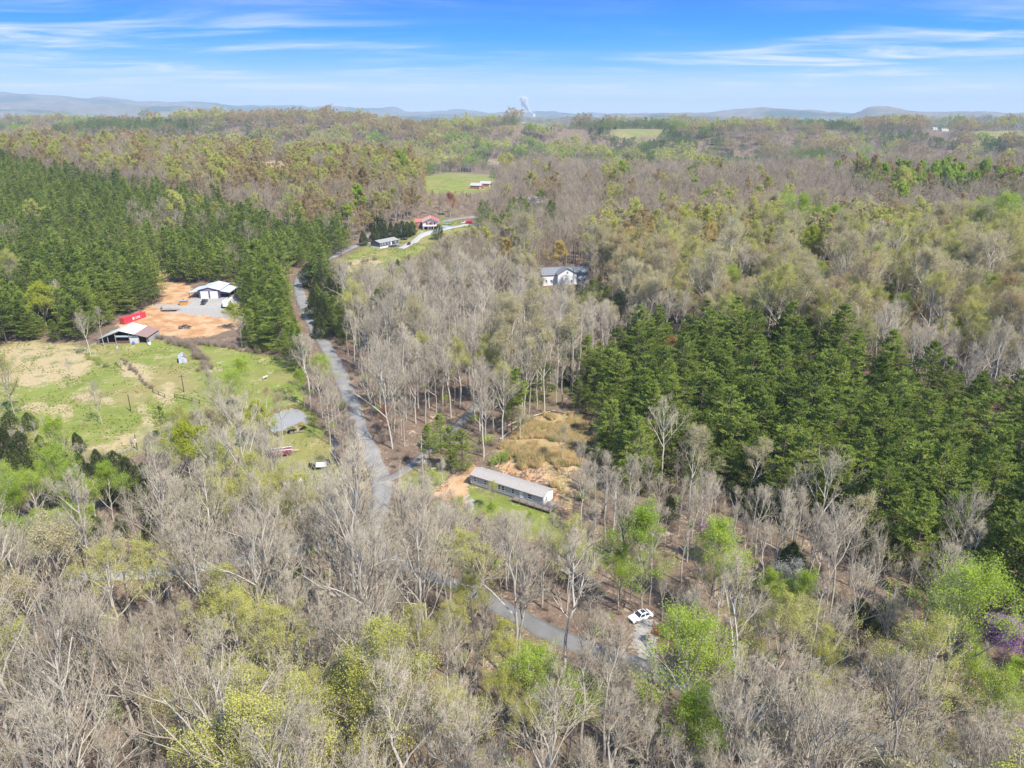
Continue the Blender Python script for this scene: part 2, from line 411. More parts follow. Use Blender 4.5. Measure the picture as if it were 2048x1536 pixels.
gm, gt, gb = nodes('ground_cover')
def gn(kind, **kw):
    n = gt.nodes.new(kind)
    for k, v in kw.items(): setattr(n, k, v)
    return n
GL = gt.links.new
gtc = gn('ShaderNodeTexCoord')
def gnoise(scale, detail=5, rough=0.6, vec=None):
    n = gn('ShaderNodeTexNoise'); n.inputs['Scale'].default_value = scale; n.inputs['Detail'].default_value = detail; n.inputs['Roughness'].default_value = rough
    GL(vec or gtc.outputs['Object'], n.inputs[0]); return n.outputs[0]
def gmix(f, a, b):
    n = gn('ShaderNodeMix', data_type='RGBA')
    for s, v in (('Factor', f), ('A', a), ('B', b)):
        if isinstance(v, (int, float)): n.inputs[s].default_value = v
        elif isinstance(v, tuple): n.inputs[s].default_value = (*v, 1)
        else: GL(v, n.inputs[s])
    return n.outputs['Result']
def gmap(v, lo, hi):
    n = gn('ShaderNodeMapRange', interpolation_type='SMOOTHSTEP'); n.inputs[1].default_value = lo; n.inputs[2].default_value = hi
    GL(v, n.inputs[0]); return n.outputs[0]
def gmath(op, a, b):
    n = gn('ShaderNodeMath', operation=op)
    for i, v in enumerate((a, b)):
        if isinstance(v, (int, float)): n.inputs[i].default_value = v
        else: GL(v, n.inputs[i])
    return n.outputs[0]
nf = gnoise(1.6, 6, 0.7); nq = gnoise(0.22, 6, 0.7); nm = gnoise(0.16, 5, 0.6); nl = gnoise(0.035, 4, 0.55); nx = gnoise(0.0028, 5, 0.6); ny = gnoise(0.009, 6, 0.7)
def gattr(name):
    n = gn('ShaderNodeAttribute'); n.attribute_name = name; return n.outputs['Fac']
fray = gmath('MULTIPLY', gmath('SUBTRACT', gmath('ADD', gmath('MULTIPLY', nf, 0.4), gmath('MULTIPLY', nq, 0.6)), 0.5), 4.5)
def edge(name, w=0.12):
    return gmap(gmath('ADD', gattr(name), fray), 0.5 - w, 0.5 + w)
litter = gmix(gmap(nm, 0.3, 0.7), (0.12, 0.08, 0.055), (0.195, 0.138, 0.097))
litter = gmix(gmap(nf, 0.35, 0.75), litter, (0.265, 0.19, 0.138))
litter = gmix(gmap(nl, 0.52, 0.68), litter, (0.20, 0.165, 0.09))
grass = gmix(gmap(nm, 0.3, 0.7), (0.15, 0.19, 0.030), (0.235, 0.265, 0.06))
grass = gmix(gmap(nl, 0.42, 0.66), grass, (0.28, 0.235, 0.09))
grass = gmix(gmap(nf, 0.45, 0.8), grass, (0.26, 0.25, 0.10))
grass = gmix(gmap(nq, 0.56, 0.74), grass, (0.36, 0.29, 0.15))
straw = gmix(gmap(nf, 0.3, 0.7), (0.36, 0.265, 0.13), (0.50, 0.40, 0.23))
straw = gmix(gmap(nm, 0.52, 0.66), straw, (0.22, 0.23, 0.09))
dirt = gmix(gmap(nm, 0.35, 0.65), (0.42, 0.205, 0.085), (0.56, 0.37, 0.20))
dirt = gmix(gmap(nf, 0.5, 0.75), dirt, (0.62, 0.46, 0.31))
gravel = gmix(gmap(nf, 0.3, 0.7), (0.30, 0.275, 0.245), (0.43, 0.40, 0.355))
canopy = gmix(gmap(ny, 0.35, 0.65), (0.13, 0.115, 0.075), (0.26, 0.205, 0.14))
canopy = gmix(gmap(nx, 0.45, 0.7), canopy, (0.12, 0.135, 0.06))
c = gmix(gattr('farw'), litter, canopy)
c = gmix(gattr('pinefar'), c, gmix(gattr('farw'), litter, (0.05, 0.075, 0.03)))
c = gmix(edge('grass', 0.2), c, grass)
c = gmix(edge('straw', 0.38), c, straw)
rough = gmix(gmap(nq, 0.35, 0.6), (0.25, 0.215, 0.085), (0.41, 0.275, 0.125))
rough = gmix(gmap(nf, 0.42, 0.7), rough, (0.53, 0.39, 0.215))
c = gmix(edge('rough', 0.3), c, rough)
c = gmix(edge('dirt'), c, dirt)
c = gmix(edge('gravel'), c, gravel)
GL(c, gb.inputs['Base Color']); gb.inputs['Roughness'].default_value = 0.95; gb.inputs['Specular IOR Level'].default_value = 0.1
gbump = gn('ShaderNodeBump'); gbump.inputs['Strength'].default_value = 0.6; gbump.inputs['Distance'].default_value = 0.25
GL(gmath('ADD', nf, gmath('MULTIPLY', nm, 1.5)), gbump.inputs['Height']); GL(gbump.outputs[0], gb.inputs['Normal'])
gme = mesh_np('ground', np.stack([gx, gy, gz], -1).reshape(-1, 3), quads[:, ::-1], [gm], smooth=True)
for k, v in list(mk.items()) + [('farw', farw), ('pinefar', pf)]:
    a = gme.attributes.new(k, 'FLOAT', 'POINT'); a.data.foreach_set('value', v.astype(np.float32).ravel())
ground = link('ground', gme)
tag(ground, 'rolling ground of leaf litter, pasture grass and bare orange soil', 'ground', kind='structure')

# ------------------------------------------------------------------ roads laid over the ground
def smooth_line(p, n=12):
    p = np.asarray(p, float); q = []
    P = np.vstack([2 * p[0] - p[1], p, 2 * p[-1] - p[-2]])
    for i in range(1, len(P) - 2):
        for t in np.linspace(0, 1, n, endpoint=False):
            a, b, c_, d = P[i - 1], P[i], P[i + 1], P[i + 2]
            q.append(0.5 * ((2 * b) + (c_ - a) * t + (2 * a - 5 * b + 4 * c_ - d) * t * t + (-a + 3 * b - 3 * c_ + d) * t ** 3))
    q.append(p[-1]); return np.array(q)
def resample(p, step):
    s = np.concatenate([[0], np.cumsum(np.hypot(*np.diff(p, axis=0).T))])
    t = np.linspace(0, s[-1], max(3, int(s[-1] / step)))
    return np.stack([np.interp(t, s, p[:, 0]), np.interp(t, s, p[:, 1])], -1)
LANES = []          # (centre line, half width) for keeping trees off
def road(name, pix, width, m, label, lift, cross=5):
    w = np.array([ground_at(*p)[:2] for p in pix])
    c = resample(smooth_line(w), 1.5)
    tg = np.gradient(c, axis=0); tg /= np.linalg.norm(tg, axis=1)[:, None]
    nv = np.stack([tg[:, 1], -tg[:, 0]], -1)
    offs = np.linspace(-width / 2, width / 2, cross)
    jit = RNG.normal(0, 0.10, (len(c), 2)) + 0.45 * (np.stack([vnoise(np.arange(len(c)) / 3.5, np.zeros(len(c)), 5), vnoise(np.arange(len(c)) / 4.1, np.zeros(len(c)), 6)], -1) - 0.5)
    P = []
    for j, o_ in enumerate(offs):
        oo = o_ + (jit[:, 0] if j == 0 else jit[:, 1] if j == cross - 1 else 0)
        q = c + nv * (np.full(len(c), o_) if np.isscalar(oo) else oo)[:, None]
        z = height(q[:, 0], q[:, 1]) + lift + 0.05 * (1 - (2 * o_ / width) ** 2)
        P.append(np.column_stack([q, z]))
    # skirts so the slab has an edge
    for j, src in ((0, P[0]), (1, P[-1])):
        s = src.copy(); s[:, 2] -= lift + 0.35
        if j == 0: P.insert(0, s)
        else: P.append(s)
    P = np.stack(P, 1); n, k = P.shape[:2]
    i2 = np.arange(n * k).reshape(n, k)
    q = np.stack([i2[:-1, :-1], i2[:-1, 1:], i2[1:, 1:], i2[1:, :-1]], -1).reshape(-1, 4)
    o = link(name, mesh_np(name, P.reshape(-1, 3), q, [m]))
    tag(o, label, name.split('_')[-1], kind='structure')
    LANES.append((c, width / 2))
    return c
M_ASPH = mat('asphalt_worn', (0.25, 0.238, 0.22), 0.9, 0.28, 0.22, bump=0.2)
M_ASPH2 = mat('asphalt_lane', (0.215, 0.195, 0.17), 0.9, 0.16, 0.5, bump=0.2)
M_GRAV = mat('gravel_grey', (0.38, 0.355, 0.32), 0.95, 0.2, 1.2, bump=0.4)
M_ASPH3 = mat('asphalt_dark_lane', (0.19, 0.182, 0.17), 0.9, 0.25, 0.25, bump=0.2)  # darker grey asphalt for the narrow woodland road
M_CONC = mat('concrete_drive', (0.40, 0.385, 0.355), 0.9, 0.1, 0.8)
M_SHOULD = mat('shoulder_gravel', (0.36, 0.29, 0.215), 0.95, 0.25, 0.9, bump=0.3)
ROADPIX = None
main_c = road('country_road', [(960, 432), (900, 440), (800, 462), (745, 482), (700, 496), (665, 513), (635, 528), (608, 545), (597, 565), (600, 592), (614, 626), (634, 664), (660, 708), (680, 750), (697, 792), (712, 838), (728, 880), (746, 922), (760, 955), (764, 985), (752, 1025), (742, 1065), (755, 1100)],
              5.2, M_ASPH, 'worn grey asphalt road winding up the valley past the mobile home', 0.14)
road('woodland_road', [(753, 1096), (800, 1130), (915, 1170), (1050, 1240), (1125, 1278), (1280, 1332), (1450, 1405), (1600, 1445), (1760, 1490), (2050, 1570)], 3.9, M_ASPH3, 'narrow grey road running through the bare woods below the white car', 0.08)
road('gravel_driveway', [(762, 962), (790, 952), (820, 934), (845, 912), (880, 880), (935, 832), (965, 790), (985, 725), (1000, 660), (1040, 610), (1085, 586)], 2.9, M_ASPH2, 'narrow grey lane climbing from the road through the bare woods', 0.17)
road('concrete_driveway', [(800, 498), (815, 490), (835, 477), (850, 468), (870, 463), (890, 458), (920, 452), (955, 448)], 5.0, M_CONC, 'pale concrete driveway leading to the house with the red roof', 0.28)
road('farm_track', [(742, 1062), (640, 1090), (500, 1120), (390, 1136), (300, 1146), (150, 1150)], 4.0, M_GRAV, 'gravel track running through the bare woods below the pasture', 0.16)
# ------------------------------------------------------------------ plant shapes
def norm(a): return a / (np.linalg.norm(a, axis=-1, keepdims=True) + 1e-9)
def tubes(P, R, k):
    """n polylines of m points -> tube triangles"""
    n, m = P.shape[:2]
    T = norm(np.gradient(P, axis=1) if m > 2 else np.repeat(P[:, 1:] - P[:, :1], 2, 1))
    ref = np.where(np.abs(T[..., 2:3]) < 0.9, [0, 0, 1.0], [1.0, 0, 0])
    U = norm(np.cross(T, ref)); V = np.cross(T, U)
    a = np.arange(k) * 2 * math.pi / k
    ring = P[:, :, None] + (U[:, :, None] * np.cos(a)[:, None] + V[:, :, None] * np.sin(a)[:, None]) * R[:, :, None, None]
    i = np.arange(n * m * k).reshape(n, m, k); i2 = np.roll(i, -1, 2)
    A, B, C, D = i[:, :-1], i2[:, :-1], i2[:, 1:], i[:, 1:]
    tr = np.concatenate([np.stack([A, B, C], -1).reshape(-1, 3), np.stack([A, C, D], -1).reshape(-1, 3)])
    return ring.reshape(-1, 3), tr
def cones(A, B, r):
    """thin three-sided twigs"""
    n = len(A); T = norm(B - A)
    ref = np.where(np.abs(T[:, 2:3]) < 0.9, [0, 0, 1.0], [1.0, 0, 0])
    U = norm(np.cross(T, ref)); V = np.cross(T, U)
    vs = [A + r[:, None] * (U * math.cos(t) + V * math.sin(t)) for t in (0, 2.094, 4.189)] + [B]
    v = np.stack(vs, 1).reshape(-1, 3); b = np.arange(n)[:, None] * 4
    t = np.concatenate([b + [0, 1, 3], b + [1, 2, 3], b + [2, 0, 3]])
    return v, t
def leaves(C, size, rng, flat=0.0):
    """small leaf-sized diamonds in every direction"""
    n = len(C)
    a = norm(rng.normal(size=(n, 3))); b = norm(np.cross(a, norm(rng.normal(size=(n, 3)))))
    if flat: a[:, 2] *= (1 - flat); b[:, 2] *= (1 - flat); a = norm(a); b = norm(b)
    s = (size * rng.uniform(0.6, 1.35, n))[:, None]
    v = np.stack([C - a * s * 0.5, C + b * s * 0.33, C + a * s * 0.5, C - b * s * 0.33], 1).reshape(-1, 3)
    k = np.arange(n)[:, None] * 4
    return v, np.concatenate([k + [0, 1, 2], k + [0, 2, 3]])
def join(parts):
    vs, ts, ms, b = [], [], [], 0
    for v, t, m in parts:
        vs.append(v); ts.append(t + b); ms.append(np.full(len(t), m)); b += len(v)
    return np.concatenate(vs), np.concatenate(ts), np.concatenate(ms)
def grow(P, L, c, rng, t0, ang, ratio, up, m=3, tmax=1.0):
    """children of polylines P"""
    n, k = P.shape[:2]
    t = rng.uniform(t0, tmax, (n, c)); t[:, 0] = tmax
    f = t * (k - 1); i = np.minimum(f.astype(int), k - 2); w = (f - i)[..., None]
    ar = np.arange(n)[:, None]
    a, b = P[ar, i], P[ar, i + 1]
    base = a * (1 - w) + b * w; tg = norm(b - a)
    side = norm(np.cross(tg, norm(rng.normal(size=tg.shape))))
    an = np.radians(rng.normal(ang, 9, (n, c)))[..., None]
    an[:, 0] *= 0.45
    d = norm(tg * np.cos(an) + side * np.sin(an) + np.array([0, 0, up]))
    ln = (L[:, None] * ratio * (1.12 - 0.55 * (t - t0) / (1.001 - t0)) * rng.uniform(0.7, 1.25, (n, c)))
    pts = [base]; cur = base; dd = d
    for s in range(m - 1):
        cur = cur + dd * (ln / (m - 1))[..., None]; pts.append(cur)
        dd = norm(dd + rng.normal(0, 0.16, dd.shape) + np.array([0, 0, up * 0.5]))
    return np.stack(pts, 2).reshape(n * c, m, 3), ln.reshape(-1)
def hardwood(seed, H=20.0, lod=0, leaf=None, lsize=0.3, ln=2, spread=1.0, fork=0.42, dense=1.0, lscat=0.25):
    """returns (trunk geometry, crown geometry with twigs 0 / leaves 1)"""
    rng = np.random.default_rng(seed)
    m = 9 if lod == 0 else 5
    hz = np.linspace(0, 1, m); w = np.cumsum(rng.normal(0, 0.016 * H, (m, 2)), 0) * hz[:, None] ** 0.7; w[0] = 0
    trunk = np.column_stack([w, hz * H * 0.97])[None]
    r0 = H * 0.0098 * rng.uniform(0.85, 1.2)
    tr_r = (r0 * (1 - hz) ** 0.75 + 0.035)[None]
    n1, n2, n3, n4 = [(15, 6, 5, 5), (12, 4, 4, 4), (8, 3, 3, 0)][lod]
    n1 = int(n1 * rng.uniform(0.85, 1.15)); n4 = int(round(n4 * dense))
    t = np.sort(np.clip(fork + (0.97 - fork) * rng.uniform(0, 1, n1) ** 0.85, 0, 0.97)); t[-1] = 0.97
    f = t * (m - 1); i = np.minimum(f.astype(int), m - 2); q = (f - i)[:, None]
    base = trunk[0][i] * (1 - q) + trunk[0][i + 1] * q
    az = np.arange(n1) * 2.39996 + rng.uniform(0, 6.28) + rng.normal(0, 0.35, n1)
    rel = (t - fork) / (1 - fork)
    el = np.radians(np.minimum(rng.normal(50, 8, n1) + 26 * rel, 84))
    L1 = H * 0.43 * spread * (1 - 0.62 * rel) * rng.uniform(0.75, 1.2, n1)
    d = np.column_stack([np.cos(az) * np.cos(el), np.sin(az) * np.cos(el), np.sin(el)])
    pts = [base]; cur = base
    for s in range(4):
        cur = cur + d * (L1 / 4)[:, None]; pts.append(cur); d = norm(d + rng.normal(0, 0.11, d.shape) + [0, 0, 0.06])
    P1 = np.stack(pts, 1)
    r1 = (L1 * 0.0125 + 0.028)[:, None] * np.array([1, .82, .62, .42, .22])
    P2, L2 = grow(P1, L1, n2, rng, 0.25, 35, 0.54, 0.24)
    P3, L3 = grow(P2, L2, n3, rng, 0.2, 40, 0.55, 0.20)
    r2 = (L2 * 0.012 + 0.018)[:, None] * np.array([1, .7, .35])
    k0 = 6 if lod == 0 else 4
    trunk_g = join([(*tubes(trunk, tr_r, k0), 0), (*tubes(P1, r1, 4 if lod == 0 else 3), 0)])
    fat = [1.0, 1.5, 2.6][lod]
    tw = [(*tubes(P2, r2 * fat ** 0.5, 3), 0)]
    tw.append((*cones(P3[:, 0], P3[:, 1], L3 * 0.009 * fat + 0.012 * fat), 0))
    tw.append((*cones(P3[:, 1], P3[:, 2], L3 * 0.007 * fat + 0.010 * fat), 0))
    tips = P3[:, 2]
    if n4:
        P4, L4 = grow(P3, np.maximum(L3, 1.2), n4, rng, 0.2, 38, 0.62, 0.2, m=2)
        tw.append((*cones(P4[:, 0], P4[:, 1], np.full(len(P4), 0.014 * fat)), 0))
        tips = np.concatenate([P4[:, 1], P4.mean(1)])
    if leaf:
        C = np.repeat(tips, ln, 0); C = C + rng.normal(0, lscat, C.shape)
        keep = rng.uniform(0, 1, len(C)) < np.clip(0.25 + 1.3 * vnoise(C[:, 0] / 2.2 + seed, C[:, 2] / 2.2 + C[:, 1] / 3.1, seed), 0, 1)
        tw.append((*leaves(C[keep], lsize, rng), 1))
    return trunk_g, join(tw)
def pine(seed, H=17.0, lod=0, width=0.21, low=0.18, size=None, droop=0.0, sparse=1.0):
    rng = np.random.default_rng(seed)
    m = 6
    hz = np.linspace(0, 1, m); w = np.cumsum(rng.normal(0, 0.006 * H, (m, 2)), 0) * hz[:, None]; w[0] = 0
    trunk = np.column_stack([w, hz * H])[None]; tr_r = (H * 0.0105 * (1 - hz) + 0.02)[None]
    step, nb, ns, npt, nn, sz = [(0.70, 5, 11, 3, 3, 0.42), (1.05, 5, 6, 2, 3, 0.68), (2.0, 4, 3, 1, 3, 1.6)][lod]
    if size: sz = size
    hs = np.arange(low * H, H * 0.99, step) ; hs = hs + rng.normal(0, 0.12, len(hs))
    hb = np.repeat(hs, nb); n = len(hb); rel = (hb / H - low) / (1 - low)
    keep = rng.uniform(0, 1, n) < sparse * (0.55 + 0.6 * np.minimum(1, rel * 3)); hb = hb[keep]; rel = np.clip(rel[keep], 0, 1); n = len(hb)
    az = rng.uniform(0, 6.283, n)
    prof = np.minimum(1.0, 0.55 + 2.2 * rel) * (1 - rel ** 1.5) ** 0.85 + 0.04
    lop = 1 + 0.34 * np.sin(az + rng.uniform(0, 6.28)) + 0.42 * (vnoise(az * 1.3, hb / 2.0, seed) - 0.5) * 2
    L = H * width * prof * lop * rng.uniform(0.75, 1.2, n)
    el = np.radians(-6 + 40 * rel ** 1.5 + rng.normal(0, 7, n) - droop)
    d = np.column_stack([np.cos(az) * np.cos(el), np.sin(az) * np.cos(el), np.sin(el)])
    bx = np.interp(hb, hz * H, trunk[0][:, 0]); by = np.interp(hb, hz * H, trunk[0][:, 1])
    A = np.column_stack([bx, by, hb]); B = A + d * L[:, None] * 0.6; C = B + norm(d + [0, 0, 0.22]) * L[:, None] * 0.4
    P = np.stack([A, B, C], 1)
    rb = (0.012 + L * 0.011)[:, None] * np.array([1, .6, .2])
    trunk_g = join([(*tubes(trunk, tr_r, 6 if lod == 0 else 4), 0)])
    parts = [(*tubes(P, rb, 3), 0)]
    t = np.tile(np.linspace(0.22, 1.0, ns), (n, 1)) + rng.normal(0, 0.03, (n, ns)); t = np.clip(t, 0.1, 1)
    f = t * 2; i = np.minimum(f.astype(int), 1); q = (f - i)[..., None]; ar = np.arange(n)[:, None]
    bp = P[ar, i] * (1 - q) + P[ar, i + 1] * q
    tg = norm(P[ar, i + 1] - P[ar, i])
    sidev = norm(np.cross(tg, [0, 0, 1.0])) * np.where((np.arange(ns) % 2) == 0, 1, -1)[None, :, None]
    sh = norm(tg * 0.85 + sidev * rng.uniform(0.5, 1.0, (n, ns, 1)) + [0, 0, 0.12] + rng.normal(0, 0.12, tg.shape))
    sl = (0.36 * L[:, None] * (1.1 - 0.75 * t) + 0.25)
    fr = (np.arange(npt) + 1) / npt
    tp = (bp[:, :, None] + sh[:, :, None] * (sl[..., None] * fr)[..., None]).reshape(-1, 3)
    dirs = np.repeat(sh.reshape(-1, 3), npt, 0)
    tp = np.repeat(tp, nn, 0); dirs = np.repeat(dirs, nn, 0)
    dv = norm(dirs + rng.normal(0, 0.6, dirs.shape) + [0, 0, 0.22])
    sd_ = norm(np.cross(dv, norm(rng.normal(size=dv.shape) * [0.6, 0.6, 1.2])))
    s = (sz * rng.uniform(0.7, 1.3, len(tp)))[:, None]
    v = np.stack([tp - dv * s * 0.25 - sd_ * s * 0.2, tp - dv * s * 0.25 + sd_ * s * 0.2, tp + dv * s * 0.75], 1).reshape(-1, 3)
    parts.append((v, np.arange(len(v)).reshape(-1, 3), 1))
    return trunk_g, join(parts)
def cedar(seed, H=8.0, lod=0, width=0.26, n=None, sz=None):
    """dense evergreen with foliage to the ground"""
    rng = np.random.default_rng(seed)
    n = n or [5200, 1300, 120][lod]; sz = sz or [0.32, 0.6, 1.8][lod]
    h = rng.beta(1.15, 1.45, n); az = rng.uniform(0, 6.283, n)
    lob = 1 + 0.55 * (vnoise(az * 1.6 + seed, h * 7, seed) - 0.5) * 2
    R = H * width * np.minimum(1, 0.5 + h * 3.0) * (1 - h ** 2.2) ** 0.7 * lob * rng.uniform(0.35, 1.0, n) ** 0.45
    C = np.column_stack([R * np.cos(az), R * np.sin(az), (0.04 + 0.96 * h) * H + rng.normal(0, 0.1, n)])
    d = norm(np.column_stack([np.cos(az) * 0.7, np.sin(az) * 0.7, np.full(n, 0.8)]) + rng.normal(0, 0.45, (n, 3)))
    s_ = norm(np.cross(d, rng.normal(size=(n, 3)))); s = (sz * rng.uniform(0.6, 1.3, n))[:, None]
    v = np.stack([C - d * s * 0.4 - s_ * s * 0.28, C - d * s * 0.4 + s_ * s * 0.28, C + d * s * 0.7], 1).reshape(-1, 3)
    tr = tubes(np.array([[[0, 0, 0], [0, 0, H * 0.5], [0, 0, H * 0.93]]], float), np.array([[H * 0.018, H * 0.012, 0.02]]), 5)
    nb = 60 if lod == 0 else 14
    hb = rng.uniform(0.08, 0.9, nb) * H; ab = rng.uniform(0, 6.28, nb)
    A = np.column_stack([hb * 0, hb * 0, hb]); lb = H * width * (1 - hb / H) ** 0.6 * 0.85
    B = A + np.column_stack([np.cos(ab) * lb, np.sin(ab) * lb, lb * 0.45])
    return join([(*tr, 0)]), join([(*cones(A, B, np.full(nb, 0.03)), 0), (v, np.arange(len(v)).reshape(-1, 3), 1)])
def shrub(seed, H=3.0, leaf=True, n=26, lsz=0.22, nl=900):
    """many-stemmed bush"""
    rng = np.random.default_rng(seed)
    az = rng.uniform(0, 6.283, n); el = np.radians(rng.uniform(35, 85, n)); L = H * rng.uniform(0.6, 1.05, n)
    d = np.column_stack([np.cos(az) * np.cos(el), np.sin(az) * np.cos(el), np.sin(el)])
    b = rng.normal(0, H * 0.09, (n, 3)); b[:, 2] = 0
    P = np.stack([b, b + d * L[:, None] * 0.5, b + norm(d + rng.normal(0, 0.2, d.shape)) * L[:, None]], 1)
    P2, L2 = grow(P, L, 7, rng, 0.25, 38, 0.5, 0.15)
    P3, L3 = grow(P2, L2, 4, rng, 0.2, 38, 0.55, 0.1, m=2)
    stem = join([(*tubes(P, np.array([[0.03, 0.022, 0.008]]).repeat(n, 0), 3), 0)])
    tw = [(*cones(P2[:, 0], P2[:, 2], np.full(len(P2), 0.016)), 0), (*cones(P3[:, 0], P3[:, 1], np.full(len(P3), 0.011)), 0)]
    if leaf:
        tips = np.concatenate([P3[:, 1], P2[:, 2]]); C = tips[rng.integers(0, len(tips), nl)] + rng.normal(0, H * 0.06, (nl, 3))
        C[:, 2] = np.maximum(C[:, 2], 0.1)
        tw.append((*leaves(C, lsz, rng), 1))
    return stem, join(tw)
def to_mesh(name, g, mats): return mesh_np(name, g[0], g[1], mats, g[2])
def pair(kind, g, bark=None, twig=None, leafmat=None):
    bark = bark or M_BARK
    return (to_mesh(kind + '_trunk', g[0], [bark]), to_mesh(kind + '_crown', g[1], [twig or M_TWIG, leafmat or M_TWIG]))
def single(kind, g, bark=None, twig=None, leafmat=None):
    v, t, m = join([(g[0][0], g[0][1], 0), (g[1][0], g[1][1], 0)]); m = np.concatenate([np.zeros(len(g[0][1]), int), g[1][2] + 1])
    return mesh_np(kind + '_tree', v, t, [bark or M_BARK, twig or M_TWIG, leafmat or M_TWIG], m)
def clump(kind, gs, seed, rad, n, bark=None, twig=None, leafmat=None):
    """a small stand of far trees"""
    rng = np.random.default_rng(seed); parts = []
    for i in range(n):
        g = gs[i % len(gs)]; a = rng.uniform(0, 6.28); r = rad * math.sqrt(rng.uniform(0, 1)); s = rng.uniform(0.8, 1.25); th = rng.uniform(0, 6.28)
        c, sn = math.cos(th), math.sin(th)
        for part, base in ((g[0], 0), (g[1], 1)):
            v = part[0] * s; v = np.column_stack([v[:, 0] * c - v[:, 1] * sn + r * math.cos(a), v[:, 0] * sn + v[:, 1] * c + r * math.sin(a), v[:, 2]])
            for mi in np.unique(part[2]):
                parts.append((v, part[1][part[2] == mi], base + mi))
    v, t, m = join(parts)
    return mesh_np(kind + '_stand', v, t, [bark or M_BARK, twig or M_TWIG, leafmat or M_TWIG], m)

SPEC = {}          # kind -> dict(near=[(trunk,crown)], lod=[meshes], base height)
def add_kind(kind, H, near, mid, far, **mk_):
    fk_ = dict(mk_); fk_.setdefault('bark', M_TWIGF); fk_.setdefault('twig', M_TWIGF)
    d = {'H': H, 'near': [pair(kind, g, **mk_) for g in near], 'mid': [single(kind, g, **fk_) for g in mid]}
    d['nearflat'] = [single(kind, g, **mk_) for g in near[:2]]
    d['far'] = [clump(kind, far, 90 + i, 19, 9, **fk_) for i in range(2)]
    SPEC[kind] = d
HW = lambda s, lod, **k: hardwood(s, 20, lod, **k)
add_kind('bare', 20, [HW(11, 0, dense=.6), HW(12, 0, spread=0.85, dense=.6), HW(13, 0, spread=1.15, fork=0.34, dense=.6), HW(14, 0, spread=0.75, fork=0.5, dense=.8), HW(15, 0, fork=0.3, spread=1.0, dense=.6), HW(16, 0, spread=0.62, fork=0.45, dense=.8)],
         [HW(21, 1), HW(22, 1, spread=0.8), HW(23, 1, spread=1.1, fork=0.36), HW(24, 1, spread=0.7)], [HW(31, 2), HW(32, 2, spread=0.8)])
def budkind(kind, s, H=20, n0=2, sz0=0.21, n1=3, sz1=0.46, **k):
    add_kind(kind, H, [HW(s + 1, 0, leaf=1, ln=n0, lsize=sz0, dense=0.8), HW(s + 2, 0, leaf=1, ln=n0, lsize=sz0, spread=1.15, fork=0.34, dense=0.8), HW(s + 3, 0, leaf=1, ln=n0, lsize=sz0, spread=0.8, dense=0.8)],
             [HW(s + 4, 1, leaf=1, ln=n1, lsize=sz1, fork=0.3), HW(s + 5, 1, leaf=1, ln=n1, lsize=sz1, spread=0.95, fork=0.33)], [HW(s + 6, 2, leaf=1, ln=4, lsize=1.3, lscat=0.5, fork=0.28, spread=1.2), HW(s + 7, 2, leaf=1, ln=4, lsize=1.3, lscat=0.5, fork=0.28, spread=1.2)],
             leafmat=M_LEAF[kind], **k)
budkind('bud_y', 100, n0=5, sz0=0.145); budkind('bud_t', 120, n0=2); budkind('bud_c', 140, n0=2, sz0=0.20)
budkind('leafy', 160, n0=4, sz0=0.29, n1=4, sz1=0.58)
SPEC['leafy']['near'] = [pair('leafy', HW(s_, 0, leaf=1, ln=5, lsize=0.23, fork=f_, spread=w_, dense=0.8, lscat=0.45), leafmat=M_LEAF['leafy']) for s_, f_, w_ in ((171, .24, 1.25), (172, .2, 1.45), (173, .3, 1.05), (174, .22, 1.3))]
add_kind('pine', 17, [pine(s, 17, 0, width=w, low=l, sparse=p_, droop=d_) for s, w, l, p_, d_ in ((201, .25, .18, 1, 0), (202, .29, .12, .95, 6), (203, .21, .3, .85, -6), (204, .26, .22, .8, 3), (205, .23, .38, .9, -3), (206, .31, .1, .75, 8))],
         [pine(s, 17, 1, width=w) for s, w in ((211, .25), (212, .28), (213, .22))], [pine(221, 17, 2, 0.27), pine(222, 16, 2, 0.25)], bark=M_BARKD, twig=M_BARKD, leafmat=M_LEAF['pine'])
add_kind('cedar', 9, [cedar(s, 9, 0, width=w) for s, w in ((301, .29), (302, .36), (303, .25))], [cedar(s, 9, 1, width=w) for s, w in ((311, .30), (312, .35))],
         [cedar(321, 9, 2), cedar(322, 9, 2)], bark=M_BARKD, twig=M_BARKD, leafmat=M_LEAF['cedar'])
for k_, s_, n_, z_, H_ in (('redbud', 401, 4, 0.26, 9), ('dogwood', 411, 3, 0.28, 8), ('maple', 421, 3, 0.27, 16), ('yellow', 431, 5, 0.34, 17), ('gold', 441, 5, 0.34, 16)):
    g_ = hardwood(s_, H_, 0, leaf=1, ln=n_, lsize=z_, fork=0.25, spread=1.35, dense=0.8, lscat=0.35)
    SPEC[k_] = {'H': H_, 'near': [pair(k_, g_, leafmat=M_LEAF[k_])]}
SPEC['snag'] = {'H': 12, 'near': [pair('snag', hardwood(451, 12, 1, fork=0.5, spread=0.35, dense=0.0))]}
SHR = {'green': [pair('green_shrub', shrub(s, 2.4, True), M_TWIG, M_TWIG, M_LEAF['leafy']) for s in (501, 502)],
       'bare': [pair('bare_shrub', shrub(s, 2.6, False, 40), M_LEAF['brush'], M_LEAF['brush']) for s in (511, 512)]}
